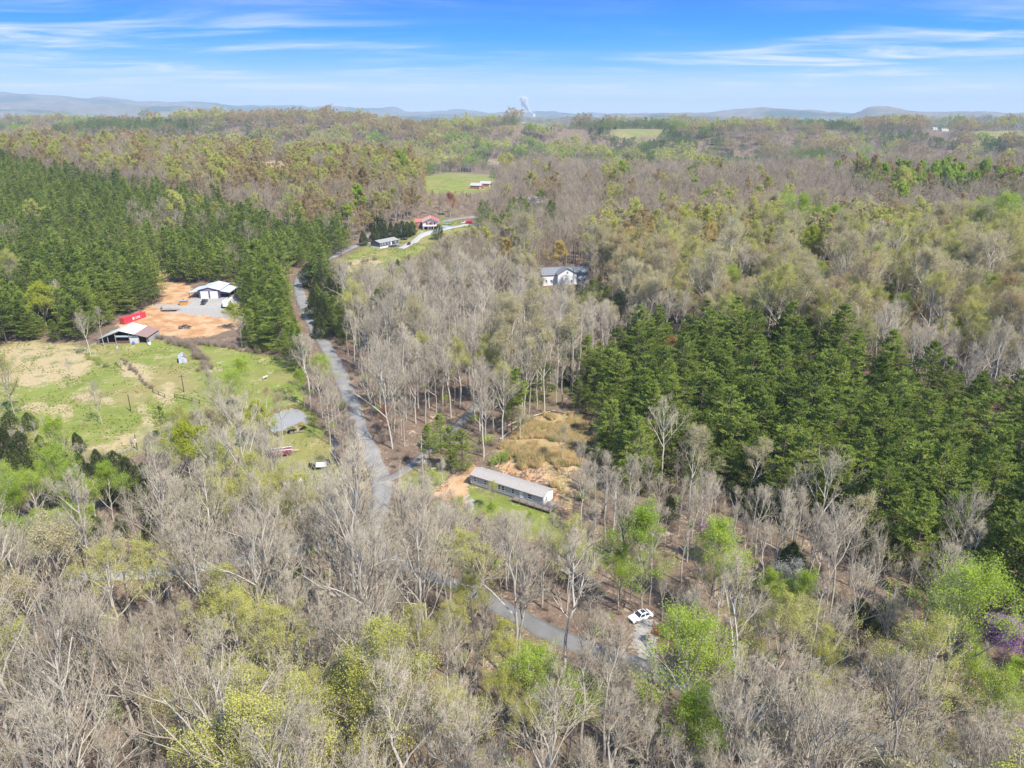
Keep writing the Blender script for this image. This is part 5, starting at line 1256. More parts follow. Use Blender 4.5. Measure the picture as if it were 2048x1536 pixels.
# ------------------------------------------------------------------ metal garage
ga = ground_at(417, 597)
gr = thing('garage', 'plum and white metal garage with two roll doors and side lean-tos', 'garage', (ga[0] + .3, ga[1] + 7.5, float(height(ga[0], ga[1] + 7)) - .03), 0.03)
GW, GD, GH, GR = 9.8, 14.5, 4.1, 1.25
b = MB(); b.prism_y([(-GW / 2, -.2), (GW / 2, -.2), (GW / 2, GH), (0, GH + GR), (-GW / 2, GH)], -GD / 2, GD / 2); b.build('wall', M_PURP, gr)
for s, nm_ in ((-1, 'roof_panel'), (1, 'roof_panel')):
    x0, x1 = (0, s * (GW / 2 + .4)); z0, z1 = GH + GR + .1, GH + .1 - .1
    q = [(x0, -GD / 2 - .4, z0), (x1, -GD / 2 - .4, z1), (x1, GD / 2 + .4, z1), (x0, GD / 2 + .4, z0)]
    if s < 0: q = [q[1], q[0], q[3], q[2]]
    MB().slab(*q, .1).build(nm_, M_METAL, gr)
    q = [(s * (GW / 2 + .05), -GD / 2 + .2, GH - .45), (s * (GW / 2 + 5.0), -GD / 2 + .2, GH - 1.25), (s * (GW / 2 + 5.0), GD / 2 - 1, GH - 1.25), (s * (GW / 2 + .05), GD / 2 - 1, GH - .45)]
    if s < 0: q = [q[1], q[0], q[3], q[2]]
    MB().slab(*q, .1).build('lean_to_roof', M_METAL, gr)
    for y_ in (-GD / 2 + .4, 0, GD / 2 - 1.3): MB().box(s * (GW / 2 + 4.75) - .1, s * (GW / 2 + 4.75) + .1, y_ - .1, y_ + .1, -.3, GH - 1.3).build('post', M_PURP, gr)
    MB().box(*(sorted((s * (GW / 2 + .02), s * (GW / 2 + 4.9)))), GD / 2 - 1.2, GD / 2 - 1.05, -.2, GH - 1.15).build('lean_to_wall', M_PURP, gr)
    MB().box(*(sorted((s * (GW / 2 + .02), s * (GW / 2 + 4.98)))), -GD / 2 + .16, -GD / 2 + .22, GH - 1.62, GH - 1.36).build('fascia', M_PURP, gr)
    fmg = face_map('f', GW, GD)
    d = door(gr, fmg, s * 2.25, 0, 3.7, 3.5, M_WHITE, 'roll_door', False)
    for z_ in (.9, 1.75, 2.6): k = MB(); face_box(k, fmg, s * 2.25 - 1.83, s * 2.25 + 1.83, z_, z_ + .05, .07, .082); k.build('door_seam', M_TING, d)
gt_ = MB(); gt_.poly([(-GW / 2 - .42, -GD / 2 - .43, GH - .22), (0, -GD / 2 - .43, GH + GR - .1), (GW / 2 + .42, -GD / 2 - .43, GH - .22), (GW / 2 + .42, -GD / 2 - .43, GH + .02), (0, -GD / 2 - .43, GH + GR + .14), (-GW / 2 - .42, -GD / 2 - .43, GH + .02)], [(0, 1, 4, 5), (1, 2, 3, 4)])
gt_.build('gable_trim', M_PURP, gr); gt2 = MB(); gt2.prism_y([(-3.2, GH - .3), (3.2, GH - .3), (0, GH + GR - .45)], -GD / 2 - .03, -GD / 2 + .02); gt2.build('gable_panel', mat('gable_grey', (.28, .25, .27), .7), gr)
ob = thing('storage_shed', 'small orange plank shed with flat grey roof on the dirt yard', 'shed', gpt(368, 609), 0.05)
pl_ = MB()
for i in range(11): pl_.box(-1.65 + i * .3, -1.65 + i * .3 + .28, -1.0, 1.0, -.1, 1.75 + .02 * (i % 2))
pl_.build('wall', M_ORANGE, ob); MB().slab((-1.95, -1.3, 1.95), (1.95, -1.3, 1.95), (1.95, 1.3, 2.25), (-1.95, 1.3, 2.25), .14).build('roof', M_SHINGG, ob); MB().box(-.3, .1, .2, .6, 2.0, 2.7).build('flue', M_RUST, ob)
# little tin shed
sh_ = thing('tin_shed', 'little tin shed with a rust streaked roof in the pasture hedge', 'shed', gpt(366, 722), -1.15)
gable(sh_, 4.6, 2.7, 2.0, .8, M_TINB, M_TINB, z0=-.2, ov=.2, gov=.15, roof_m2=M_RUST)
door(sh_, face_map('r', 4.6, 2.7), 0, 0, .9, 1.7, M_TING)
# ------------------------------------------------------------------ slate mobile home
h2c = gpt(770, 492)
h2 = thing('slate_house', 'dark slate mobile home with white skirting and grey roof on the lawn', 'house', h2c, math.radians(56))
gable(h2, 17.5, 8.2, 2.5, 1.2, M_SLATE, M_SHINGG, z0=.9, ov=.35, gov=.25)
MB().box(-8.78, 8.78, -4.13, 4.13, -.5, .92).build('skirting', M_TRIM, h2)
fh = face_map('f', 17.5, 8.2)
for s_ in (-6.5, -4.2, -1.2, 5.8): window(h2, fh, s_, 1.7, 1.0, 1.3)
door(h2, fh, 1.6, .95, 1.1, 2.1); door(h2, fh, 3.3, .95, 1.1, 2.1, M_GLASS, 'glass_door', False)
dk2 = MB()
for i in range(14): dk2.box(-1.5, 4.8, -4.25 - i * .28, -4.02 - i * .28, .72, .8)
dk2o = dk2.build('deck', M_DECKD, h2)
r2_ = MB(); r2_.box(-1.5, 4.8, -7.95, -7.85, 1.6, 1.7); r2_.box(-1.5, -1.4, -7.95, -4.2, 1.6, 1.7); r2_.box(4.7, 4.8, -7.95, -4.2, 1.6, 1.7)
for i in range(22): r2_.box(-1.5 + i * .3, -1.44 + i * .3, -7.93, -7.87, .6, 1.62)
r2_.build('railing', M_DECKD, dk2o)
for x_ in (-1.4, 1.7, 4.7):
    MB().box(x_ - .1, x_ + .1, -7.9, -7.7, -.6, 1.72).build('post', M_DECKD, dk2o)
for x_ in (-8.74, 8.66): MB().box(x_, x_ + .1, -4.14, -4.02, .9, 3.4).build('corner_trim', M_TRIM, h2)
# ------------------------------------------------------------------ house with the red roof
rh = gpt(859, 459)
r1_ = thing('red_roof_house', 'brick and white house with a salmon red roof and porch above the drive', 'house', (rh[0], rh[1] + 8, float(height(rh[0], rh[1] + 8))), -math.pi / 2 + .12)
gable(r1_, 15, 11.5, 5.6, 2.4, M_WHITE, M_SALMON, z0=-.2, ov=.7, gov=1.5, roof_m2=M_REDROOF)
fr4 = face_map('r', 15, 11.5)
bk = MB(); face_box(bk, fr4, -3.4, 3.4, 3.2, 5.0, 0, .05); bk.build('brick_panel', M_BRICK, r1_)
for s_ in (-2.2, 2.2): window(r1_, fr4, s_, 3.4, 1.3, 1.3) if False else None
for s_ in (-2.6, 0.0, 2.6): k = MB(); face_box(k, fr4, s_ - .55, s_ + .55, 3.5, 4.7, .055, .09); wq = k.build('window', M_GLASS, r1_)
pc = MB(); face_box(pc, fr4, -5.6, 5.6, 2.5, 2.75, 0, 2.4); pc.build('porch', M_TRIM, r1_)
for s_ in (-5.4, -1.9, 1.9, 5.4): k = MB(); face_box(k, fr4, s_ - .12, s_ + .12, -.3, 5.2, 2.1, 2.34); k.build('porch_post', M_TRIM, r1_)
k = MB(); face_box(k, fr4, -5.5, 5.5, 3.3, 3.45, 2.2, 2.3)
for i in range(28): face_box(k, fr4, -5.4 + i * .4, -5.34 + i * .4, 2.75, 3.3, 2.22, 2.28)
k.build('porch_rail', M_TRIM, r1_)
for s_ in (-2.7, 2.4): door(r1_, fr4, s_, 0, 3.4, 2.3, mat('door_dark_brown', (.10, .05, .05), .7), 'garage_door', False)  # garage doors in a dark red-brown tone
for s_ in (-1.2, -4.4, 3.2): window(r1_, face_map('f', 15, 11.5), s_, 3.2, 1.2, 1.4)
wg = thing('brick_wing', 'low brick wing with red roof joined to the red roofed house', 'house', (rh[0] - 7.5, rh[1] + 12, float(height(rh[0] - 7, rh[1] + 12))), .12)
gable(wg, 8, 9, 4.4, 1.8, M_BRICK, M_REDROOF, z0=-.2); window(wg, face_map('f', 8, 9), -1.5, 2.2, 1.1, 1.2)
rt = thing('cargo_trailer', 'red cargo trailer standing beside the white pickup truck', 'trailer', gpt(938, 448), .1)
b = MB(); b.prism_y([(-2.3, .5), (2.3, .5), (2.5, 1.4), (2.3, 2.5), (-2.3, 2.5)], -1.05, 1.05); b.build('body', M_CARR, rt)
for y_ in (-1.0, 1.0): wheel(rt, -.2, y_, .34, .2)
MB().box(2.3, 3.6, -.06, .06, .5, .6).build('hitch', M_STEEL, rt)
po = thing('swimming_pool', 'round above-ground pool beside the house with the red roof', 'pool', gpt(894, 456), 0)
t = MB(); t.tube([(0, 0, -.2), (0, 0, 1.2)], 3.6, 24, cap=False); t.build('pool_wall', M_TINB, po)
t = MB(); t.tube([(0, 0, .95), (0, 0, 1.0)], 3.58, 24); t.build('water', mat('pool_water', (.30, .40, .46), .1, .1), po)
t = MB(); t.tube([(0, 0, 1.2), (0, 0, 1.28)], 3.68, 24, cap=False); t.build('rim', M_TRIM, po)
tp_ = thing('tarp_shelter', 'blue tarp canopy on poles behind the above-ground pool', 'canopy', gpt(897, 451), .2)
MB().slab((-2.2, -1.8, 2.4), (0, -1.8, 3.2), (0, 1.8, 3.2), (-2.2, 1.8, 2.4), .06).build('canopy', M_BLUE, tp_); MB().slab((0.003, -1.8, 3.2), (2.2, -1.8, 2.4), (2.2, 1.8, 2.4), (0.003, 1.8, 3.2), .06).build('canopy', M_BLUE, tp_)
for x_ in (-2.1, 2.1):
    for y_ in (-1.7, 1.7): MB().tube([(x_, y_, -.3), (x_, y_, 2.42)], .05, 6).build('pole', M_STEEL, tp_)
# ------------------------------------------------------------------ white house in the woods
wc = gpt(1124, 570)
wh = thing('white_house', 'white sided house with charcoal roof and front gable in the woods', 'house', (wc[0] + 1, wc[1] + 6, float(height(wc[0], wc[1] + 6))), 0.2)
gable(wh, 24, 9, 5.6, 2.6, M_WHITE, M_SHINGM, z0=-.4, ov=.5, gov=.4)
b = MB(); b.prism_y([(-4.8, -.4), (4.8, -.4), (4.8, 5.9), (0, 8.6), (-4.8, 5.9)], -7.5, -4.52); b.build('gable_wing', M_WHITE, wh)
for s in (-1, 1):
    q = [(0, -8.0, 8.77), (s * 5.3, -8.0, 5.78), (s * 5.3, -1.5, 5.78), (0, -1.5, 8.77)]
    if s < 0: q = [q[1], q[0], q[3], q[2]]
    MB().slab(*q, .15).build('roof_panel', M_SHINGM, wh)
fw = lambda s, z, d: (s, -7.5 - d, z)
window(wh, fw, -2.2, 1.2, 1.1, 1.5); window(wh, fw, 2.2, 1.2, 1.1, 1.5); window(wh, fw, 0, 5.9, 1.0, 1.2)
fm2 = face_map('f', 24, 9)
for s_ in (-10, -7.5, 7.3, 10): window(wh, fm2, s_, 1.2, 1.1, 1.5)
pcw = MB(); pcw.box(-4.9, 5.2, -10.4, -7.6, .55, .75); pcw.build('porch', M_DECK, wh)
for x_ in (-4.6, 0, 4.9): MB().box(x_ - .08, x_ + .08, -10.3, -10.1, -.8, 1.7).build('post', M_TRIM, wh)
ch_ = MB(); ch_.box(6.6, 7.5, 1.0, 1.9, 6.5, 9.2); ch_.build('chimney', M_BRICK, wh)
# ------------------------------------------------------------------ far houses
def small_house(name, label, px, py, L, Wd, hw, rise, wm, rm, rz, nwin=3, cat='house'):
    g = gpt(px, py)
    o = thing(name, label, cat, g, rz)
    gable(o, L, Wd, hw, rise, wm, rm, z0=-.8, ov=.5, gov=.4)
    f = face_map('f', L, Wd)
    for i in range(nwin): window(o, f, (i - (nwin - 1) / 2) * L / (nwin + .5), 1.0, 1.3, 1.4, mullion=False)
    door(o, f, L * .42, -.2, 1.1, 2.1)
    return o
small_house('farm_house', 'brick red farmhouse with pale roof behind the green field', 954, 377, 11, 8, 4.0, 2.0, M_BRICK, M_TING, -.3)
small_house('farm_house', 'red sided farm building with grey roof up from the brick farmhouse', 972, 372, 11, 7, 3.6, 1.8, mat('siding_rust', (.30, .10, .08), .8), M_TING, -.2)
small_house('hilltop_house', 'long tan house on the bald hilltop in the far distance', 1048, 247, 24, 11, 5, 3, M_TAN, M_SHINGG, -.1)
small_house('far_barn', 'long white barn in the far valley clearing', 1888, 262, 17, 9, 4, 2, M_WHITE, M_TING, .1, cat='barn')
small_house('far_barn', 'smaller white roofed barn beyond the long white barn', 1868, 259, 14, 8, 3.5, 2, M_WHITE, M_TING, .3, cat='barn')
small_house('woodland_house', 'grey roofed house half hidden in the valley woods', 1070, 404, 14, 9, 3.5, 2, M_TING, M_SHINGG, .2)
small_house('valley_house', 'slate coloured house at the edge of the far brown field', 1035, 303, 22, 12, 5, 3, M_SLATE, M_SHINGG, .1)
small_house('tan_shack', 'tan shack with a weathered roof behind the dark cedars', 741, 481, 7, 5, 3.2, 1.2, M_TAN, M_SHINGG, -1.0, 1, 'shack')

# ------------------------------------------------------------------ water
PZ = 0.78
pr = np.array([ground_at(px_, py_)[:2] for px_, py_ in [(538, 838), (552, 826), (570, 818), (592, 816), (610, 824), (626, 836), (620, 848), (600, 852), (582, 860), (560, 870), (542, 864), (535, 850)]])
pr = smooth_line(np.vstack([pr, pr[:1]]), 5)[:-1]; pc_ = pr.mean(0)
wm_, wt, wb = nodes('pond_water'); wb.inputs['Base Color'].default_value = (0.33, 0.315, 0.285, 1); wb.inputs['Roughness'].default_value = 0.08; wb.inputs['Specular IOR Level'].default_value = 0.5; wb.inputs['IOR'].default_value = 1.45
wn = wt.nodes.new('ShaderNodeTexNoise'); wn.inputs['Scale'].default_value = 1.3; wn.inputs['Detail'].default_value = 4; wbp = wt.nodes.new('ShaderNodeBump'); wbp.inputs['Strength'].default_value = .5; wbp.inputs['Distance'].default_value = .05
wt.links.new(wn.outputs[0], wbp.inputs['Height']); wt.links.new(wbp.outputs[0], wb.inputs['Normal'])
zt0 = float(np.median(height(pr[:, 0], pr[:, 1]))) ; zw = max(0.55, min(zt0, 1.0))
pv = [(pc_[0], pc_[1], zw)] + [(p[0], p[1], zw) for p in pr] + [(p[0], p[1], zw - 1.2) for p in pr]; n = len(pr)
pf_ = [(0, 1 + i, 1 + (i + 1) % n) for i in range(n)] + [(1 + i, 1 + n + i, 1 + n + (i + 1) % n, 1 + (i + 1) % n) for i in range(n)]
pm = MB(); pm.poly(pv, pf_); pond = pm.build('pond', wm_); tag(pond, 'small grey farm pond in the cow pasture', 'pond', kind='structure')
ck = np.array([ground_at(px_, py_)[:2] for px_, py_ in [(662, 868), (672, 885), (668, 905), (676, 925), (688, 945)]]); ck = resample(smooth_line(ck), 1.2)
tg_ = np.gradient(ck, axis=0); tg_ /= np.linalg.norm(tg_, axis=1)[:, None]; nv_ = np.stack([tg_[:, 1], -tg_[:, 0]], -1)
cm_ = MB(); pts = []
for i, p in enumerate(ck):
    for s in (-1, 1):
        q = p + nv_[i] * s * (.7 + .4 * math.sin(i * 1.3)); pts.append((q[0], q[1], float(height(*q)) + .05))
cm_.poly(pts, [(2 * i, 2 * i + 1, 2 * i + 3, 2 * i + 2) for i in range(len(ck) - 1)])
tag(cm_.build('creek', mat('creek_water', (.045, .045, .05), .12, .2, 2.0, spec=.7)), 'dark narrow creek beside the road below the pond', 'creek', kind='structure')

# ------------------------------------------------------------------ cattle
import bmesh
def cow_mesh2(m):
    bm = bmesh.new(); sl = bm.verts.layers.skin.verify()
    J = [(0, 0, 1.02, .36), (.42, 0, 1.06, .38), (.80, 0, 1.10, .33), (-.45, 0, 1.05, .38), (-.80, 0, 1.08, .27),
         (1.10, 0, 1.16, .20), (1.36, 0, 1.14, .15), (1.66, 0, .92, .09),
         (.72, .22, .80, .14), (.74, .24, .42, .075), (.72, .24, .04, .07), (.72, -.22, .80, .14), (.74, -.24, .42, .075), (.72, -.24, .04, .07),
         (-.72, .24, .84, .17), (-.66, .26, .58, .10), (-.80, .26, .40, .07), (-.78, .26, .04, .07), (-.72, -.24, .84, .17), (-.66, -.26, .58, .10), (-.80, -.26, .40, .07), (-.78, -.26, .04, .07),
         (-1.0, 0, 1.10, .05), (-1.06, 0, .62, .03), (1.30, .22, 1.22, .045), (1.30, -.22, 1.22, .045)]
    E = [(0, 1), (1, 2), (0, 3), (3, 4), (2, 5), (5, 6), (6, 7), (2, 8), (8, 9), (9, 10), (2, 11), (11, 12), (12, 13), (4, 14), (14, 15), (15, 16), (16, 17), (4, 18), (18, 19), (19, 20), (20, 21), (4, 22), (22, 23), (6, 24), (6, 25)]
    vs = []
    for i, (x, y, z, r) in enumerate(J):
        v = bm.verts.new((x, y, z)); v[sl].radius = (r, r); v[sl].use_root = (i == 0); vs.append(v)
    for a, b in E: bm.edges.new((vs[a], vs[b]))
    me = bpy.data.meshes.new('cow'); bm.to_mesh(me); bm.free()
    o = bpy.data.objects.new('cow', me); COL.objects.link(o)
    o.modifiers.new('skin', 'SKIN'); sb = o.modifiers.new('sub', 'SUBSURF'); sb.levels = 1
    bpy.context.view_layer.update()
    r = bpy.data.meshes.new_from_object(o.evaluated_get(bpy.context.evaluated_depsgraph_get()))
    bpy.data.objects.remove(o); r.materials.clear(); r.materials.append(m)
    for p in r.polygons: p.use_smooth = True
    return r
COWB, COWW = cow_mesh2(M_COWB), cow_mesh2(M_COWW)
for px_, py_, rz, me, s, lab in ((583, 867, .3, COWB, 1.0, 'black cow at the pond end of the wooden hay trough'), (607, 862, -1.9, COWB, 1.1, 'black cow at the far end of the wooden hay trough'),
                                 (623, 935, -.7, COWB, 1.0, 'black cow standing beside the hay wagon ladder'), (657, 929, 2.4, COWB, 1.0, 'black cow feeding at the end of the hay wagon'),
                                 (667, 944, -1.2, COWB, .6, 'small black calf in the grass near the hay wagon'), (530, 759, 1.0, COWW, .95, 'pale cream cow standing in the open pasture'), (655, 868, .6, COWB, .8, 'black cow under the trees by the creek')):
    o = link('cow', me, None, gpt(px_, py_, -.03), rz); o.scale = (s, s, s); tag(o, lab, 'cow')
tr_ = thing('hay_trough', 'long wooden hay trough between two black cows by the pond', 'trough', gpt(594, 865), .28)
for s in (-1, 1): MB().box(-1.9, 1.9, s * .45 - .04, s * .45 + .04, .25, .75).build('side_board', M_WOOD, tr_)
MB().box(-1.85, 1.85, -.4, .4, .3, .62).build('hay', M_HAY, tr_)
for x_ in (-1.8, 0, 1.8): MB().box(x_ - .06, x_ + .06, -.55, .55, -.1, .85).build('leg', M_WOOD, tr_)
wa = thing('hay_wagon', 'hay wagon with pale tarp and upright ladder end among black cows', 'wagon', gpt(642, 937), .12)
MB().box(-1.9, 1.9, -1.1, 1.1, .75, .95).build('bed', M_WOODD, wa)
b = MB(); b.prism_x([(-1.0, .95), (1.0, .95), (.8, 1.55), (-.8, 1.5)], -1.2, 1.6); b.build('tarp', M_TINW, wa)
l_ = MB()
for y_ in (-.9, 0, .9): l_.box(-1.95, -1.85, y_ - .05, y_ + .05, .9, 2.9)
for z_ in (1.4, 2.0, 2.6): l_.box(-1.97, -1.87, -1.0, 1.0, z_, z_ + .1)
l_.build('ladder_end', M_WOOD, wa)
for x_ in (-1.3, 1.3):
    for y_ in (-1.0, 1.0): wheel(wa, x_, y_, .4, .2)
MB().box(1.9, 4.2, -.05, .05, .55, .65).build('drawbar', mat('drawbar_yellow', (.6, .42, .06), .6), wa)
lt = thing('stock_trailer', 'maroon stock trailer with pale top rail at the edge of the cow pasture', 'trailer', gpt(560, 912), .32)
MB().box(-3.2, 3.2, -1.0, 1.0, .55, 2.0).build('body', mat('trailer_maroon', (.20, .05, .075), .6, .2), lt); MB().box(-3.3, 3.3, .85, 1.05, 2.0, 2.12).build('top_rail', M_TRIM, lt); MB().box(-3.3, 3.3, -1.05, -.85, 2.0, 2.12).build('top_rail', M_TRIM, lt)
for s in (-1, 1):
    for x_ in (-.5, .4): wheel(lt, x_, s * 1.0, .36, .2)
MB().box(3.2, 4.6, -.06, .06, .5, .6).build('hitch', M_STEEL, lt)
fb_ = thing('feed_trough', 'low rusty feed trough on the grass by the stock trailer', 'trough', gpt(588, 903), .1)
t = MB(); t.hexa([(-1.2, -.4, -.05), (1.2, -.4, -.05), (1.2, .4, -.05), (-1.2, .4, -.05)], [(-1.4, -.55, .5), (1.4, -.55, .5), (1.4, .55, .5), (-1.4, .55, .5)]); t.build('body', mat('trough_tan', (.45, .30, .20), .8), fb_); MB().box(-1.3, 1.3, -.45, .45, .47, .53).build('feed', M_HAY, fb_)

# ------------------------------------------------------------------ poles, fences, logs
def pole(px, py, H, label, m, arm=False, can=False, name='utility_pole'):
    o = thing(name, label, 'pole', gpt(px, py, -.2), 0)
    p = MB(); p.tube([(0, 0, 0), (0, 0, H)], [.17, .11], 8); p.build('shaft', m, o)
    if arm:
        MB().box(-1.1, 1.1, -.06, .06, H - .75, H - .63).build('crossarm', m, o)
        for x_ in (-1.0, 0, 1.0): MB().tube([(x_, 0, H - .63 if x_ else H), (x_, 0, H - .4 if x_ else H + .22)], .06, 6).build('insulator', M_CERAM, o)
    if can:
        t = MB(); t.tube([(.1, -.38, H - 2.2), (.1, -.38, H - 1.3), (.1, -.38, H - 1.2)], [.27, .27, .15], 12); t.build('transformer', M_CERAM, o)
pole(851, 977, 9.5, 'dark utility pole with grey transformer near the lane by the mobile home', M_POLED, True, True)
pole(243, 737, 10.0, 'pale utility pole with transformer in front of the old barn', M_POLE, True, True)
pole(262, 823, 6.0, 'short dark pole standing alone in the open pasture', M_POLED, name='snag_pole')
pole(368, 784, 6.5, 'thin dark pole between the tin shed and the dirt track', M_POLED, True)
pole(635, 540, 11, 'pale utility pole rising over the cedars along the road', M_POLE, True)
pole(957, 560, 13, 'pale utility pole above the bare woods', M_POLE, True)
pole(1146, 575, 12, 'utility pole standing in front of the white house', M_POLE, True, True)
pole(275, 900, 5.0, 'thin lamp topped post by the pasture fence', M_POLED, False, True)
pole(1393, 335, 16, 'lone pale pole on the ridge beyond the woods', M_POLE, True)
o = thing('dead_trunk', 'bleached dead pine trunk beside the utility pole and lane', 'dead tree', gpt(845, 948, -.2), .3)
t = MB(); t.tube([(0, 0, 0), (.1, 0, 4), (.05, 0, 9), (.15, 0, 13)], [.2, .17, .13, .05], 8); t.build('trunk', M_BARK, o)
t = MB()
for i in range(14):
    z_ = 4 + i * .6; a = i * 2.4; t.tube([(.08, 0, z_), (.08 + math.cos(a) * 1.1, math.sin(a) * 1.1, z_ + .15)], [.045, .012], 5)
t.build('branch_stub', M_BARK, o)
def fence(pixs, label, m, rails=3, step=2.6, Hf=1.25):
    w = resample(np.array([ground_at(*p)[:2] for p in pixs]), step)
    root = thing('rail_fence', label, 'fence', (w[0][0], w[0][1], float(height(*w[0]))), 0); bx_, by_, bz_ = root.location
    L3 = [Vector((p[0] - bx_, p[1] - by_, float(height(*p)) - bz_)) for p in w]
    for p in L3: MB().box(p.x - .08, p.x + .08, p.y - .08, p.y + .08, p.z - .3, p.z + Hf + .1).build('post', m, root)
    for i in range(len(L3) - 1):
        for k in range(rails):
            z_ = Vector((0, 0, .35 + k * (Hf - .4) / max(1, rails - 1))); MB().tube([L3[i] + z_, L3[i + 1] + z_], .055, 5).build('rail', m, root)
fence([(222, 917), (245, 908), (265, 902)], 'weathered rail fence below the dark cedars at the pasture corner', M_TING)
fence([(302, 890), (322, 884), (338, 880)], 'weathered rail fence by the lone thin pine', M_TING)
fence([(306, 785), (318, 790), (330, 795)], 'short post fence beside the bare dirt track', M_POLED, 2)
fence([(350, 795), (375, 800), (400, 808)], 'post fence running from the dirt track to the pale green trees', M_POLED, 2)
fence([(108, 895), (114, 893)], 'stub of old fence beside the lone cedar', M_POLED, 1, 1.6)
for i, (p, q, lab) in enumerate((((995, 862), (1060, 832), 'long fallen grey trunk along the upper edge of the clearing'), ((1050, 838), (1110, 822), 'fallen trunk with stubs at the top of the clearing'), ((1000, 880), (1040, 850), 'thin fallen log beside the bare woods at the clearing'), ((1075, 822), (1130, 828), 'dark fallen trunk under the pines at the clearing'), ((672, 915), (690, 938), 'bleached fallen trunk lying across the creek'))):
    A, B = gpt(*p, .25), gpt(*q, .3); o = thing('fallen_log', lab, 'log', A, 0); d = Vector(B) - Vector(A)
    t = MB(); t.tube([(0, 0, 0), d * .5 + Vector((.2, .1, .1)), d], [.26, .2, .09], 7); t.build('trunk', M_TWIG if i != 3 else M_BARKD, o)
    t = MB()
    for k in range(9):
        c_ = d * (.3 + .075 * k); t.tube([c_, c_ + Vector((random.uniform(-1.6, 1.6), random.uniform(-1.2, 1.2), random.uniform(.3, 1.3)))], [.06, .015], 5)
    t.build('branch_stub', M_TWIG if i != 3 else M_BARKD, o)
# brush pile on the dirt yard
bp_ = thing('brush_pile', 'dark pile of stumps and branches on the orange dirt slope', 'brush pile', gpt(370, 655), 0)
t = MB(); rr = random.Random(3)
for i in range(120):
    a, r = rr.uniform(0, 6.28), rr.uniform(0, 3.2) ** .9; h_ = max(.1, 1.3 - r * .35) * rr.uniform(.1, 1); b2 = rr.uniform(0, 6.28); l2 = rr.uniform(.5, 1.5)
    t.tube([(r * math.cos(a), r * math.sin(a) * .8, h_), (r * math.cos(a) + l2 * math.cos(b2), r * math.sin(a) * .8 + l2 * math.sin(b2), max(.05, h_ + rr.uniform(-.4, .4)))], [.12, .05], 5)
t.build('branch', M_WOODD, bp_)
t = MB()
for i in range(9):
    a, r = rr.uniform(0, 6.28), rr.uniform(0, 2.4); s = rr.uniform(.3, .6); x_, y_ = r * math.cos(a), r * math.sin(a) * .8
    t.hexa([(x_ - s, y_ - s * .8, -.2), (x_ + s, y_ - s, -.2), (x_ + s * .9, y_ + s, -.2), (x_ - s, y_ + s * .9, -.2)], [(x_ - s * .5, y_ - s * .6, s * 1.2), (x_ + s * .6, y_ - s * .5, s), (x_ + s * .5, y_ + s * .5, s * 1.3), (x_ - s * .6, y_ + s * .4, s)])
t.build('stump', M_WOOD, bp_)
# hedgerow brush through the pasture and along lanes
def hedge(pixs, step, kind, label, group, sc=(0.7, 1.2), jit=1.0, seed=1):
    w = resample(np.array([ground_at(*p)[:2] for p in pixs]), step); r = random.Random(seed)
    for p in w:
        x_, y_ = p[0] + r.uniform(-jit, jit), p[1] + r.uniform(-jit, jit); tm, cm = SHR[kind][r.randrange(2)]
        o = thing('shrub', label, 'shrub', (x_, y_, float(height(x_, y_)) - .08), r.uniform(0, 6.28), group); s = r.uniform(*sc); o.scale = (s, s, s)
        link('stem', tm, o); link('crown', cm, o)
hedge([(340, 690), (365, 692), (385, 700), (405, 722), (415, 735)], 1.5, 'bare', 'grey leafless bush in the hedge behind the tin shed', 'hedge behind the tin shed', (.7, 1.1), 1.2)
hedge([(310, 678), (345, 684), (400, 690), (460, 697), (520, 708)], 1.9, 'bare', 'grey leafless bush in the hedge below the dirt yard', 'hedge below the dirt yard', (.5, .9), .8, 2)
hedge([(245, 720), (265, 740), (285, 762), (300, 778)], 1.7, 'bare', 'low leafless bush on the bank below the barn', 'bushes on the bank below the barn', (.3, .6), .7, 3)
hedge([(400, 742), (425, 738)], 1.5, 'bare', 'leafless bush in the brush heap near the tin shed', 'brush heap near the tin shed', (.6, .9), .8, 4)
hedge([(175, 715), (195, 722), (205, 735)], 2.0, 'green', 'low green bush under the spreading bare tree by the barn', 'bushes under the bare tree by the barn', (.5, .8), 1.0, 5)
hedge([(600, 812), (615, 825), (628, 842), (615, 855)], 1.6, 'green', 'low green bush on the bank of the pond', 'bushes on the pond bank', (.3, .55), .8, 6)
hedge([(690, 530), (720, 527), (755, 520)], 2.4, 'bare', 'brown bush in the rough patch below the slate mobile home', 'brown bushes below the slate mobile home', (.6, 1.0), 2.0, 7)
hedge([(680, 800), (700, 850), (715, 900), (735, 950)], 2.4, 'bare', 'leafless bush on the verge of the road', 'bushes on the road verge', (.5, .9), 1.2, 8)
hedge([(985, 930), (1010, 922)], 2.0, 'green', 'green bush on the bank behind the mobile home', 'bushes on the bank behind the mobile home', (.7, 1.0), .6, 9)
hedge([(845, 965), (870, 955), (880, 970)], 1.6, 'green', 'green bush at the foot of the utility pole', 'bushes at the foot of the utility pole', (.4, .7), .8, 10)
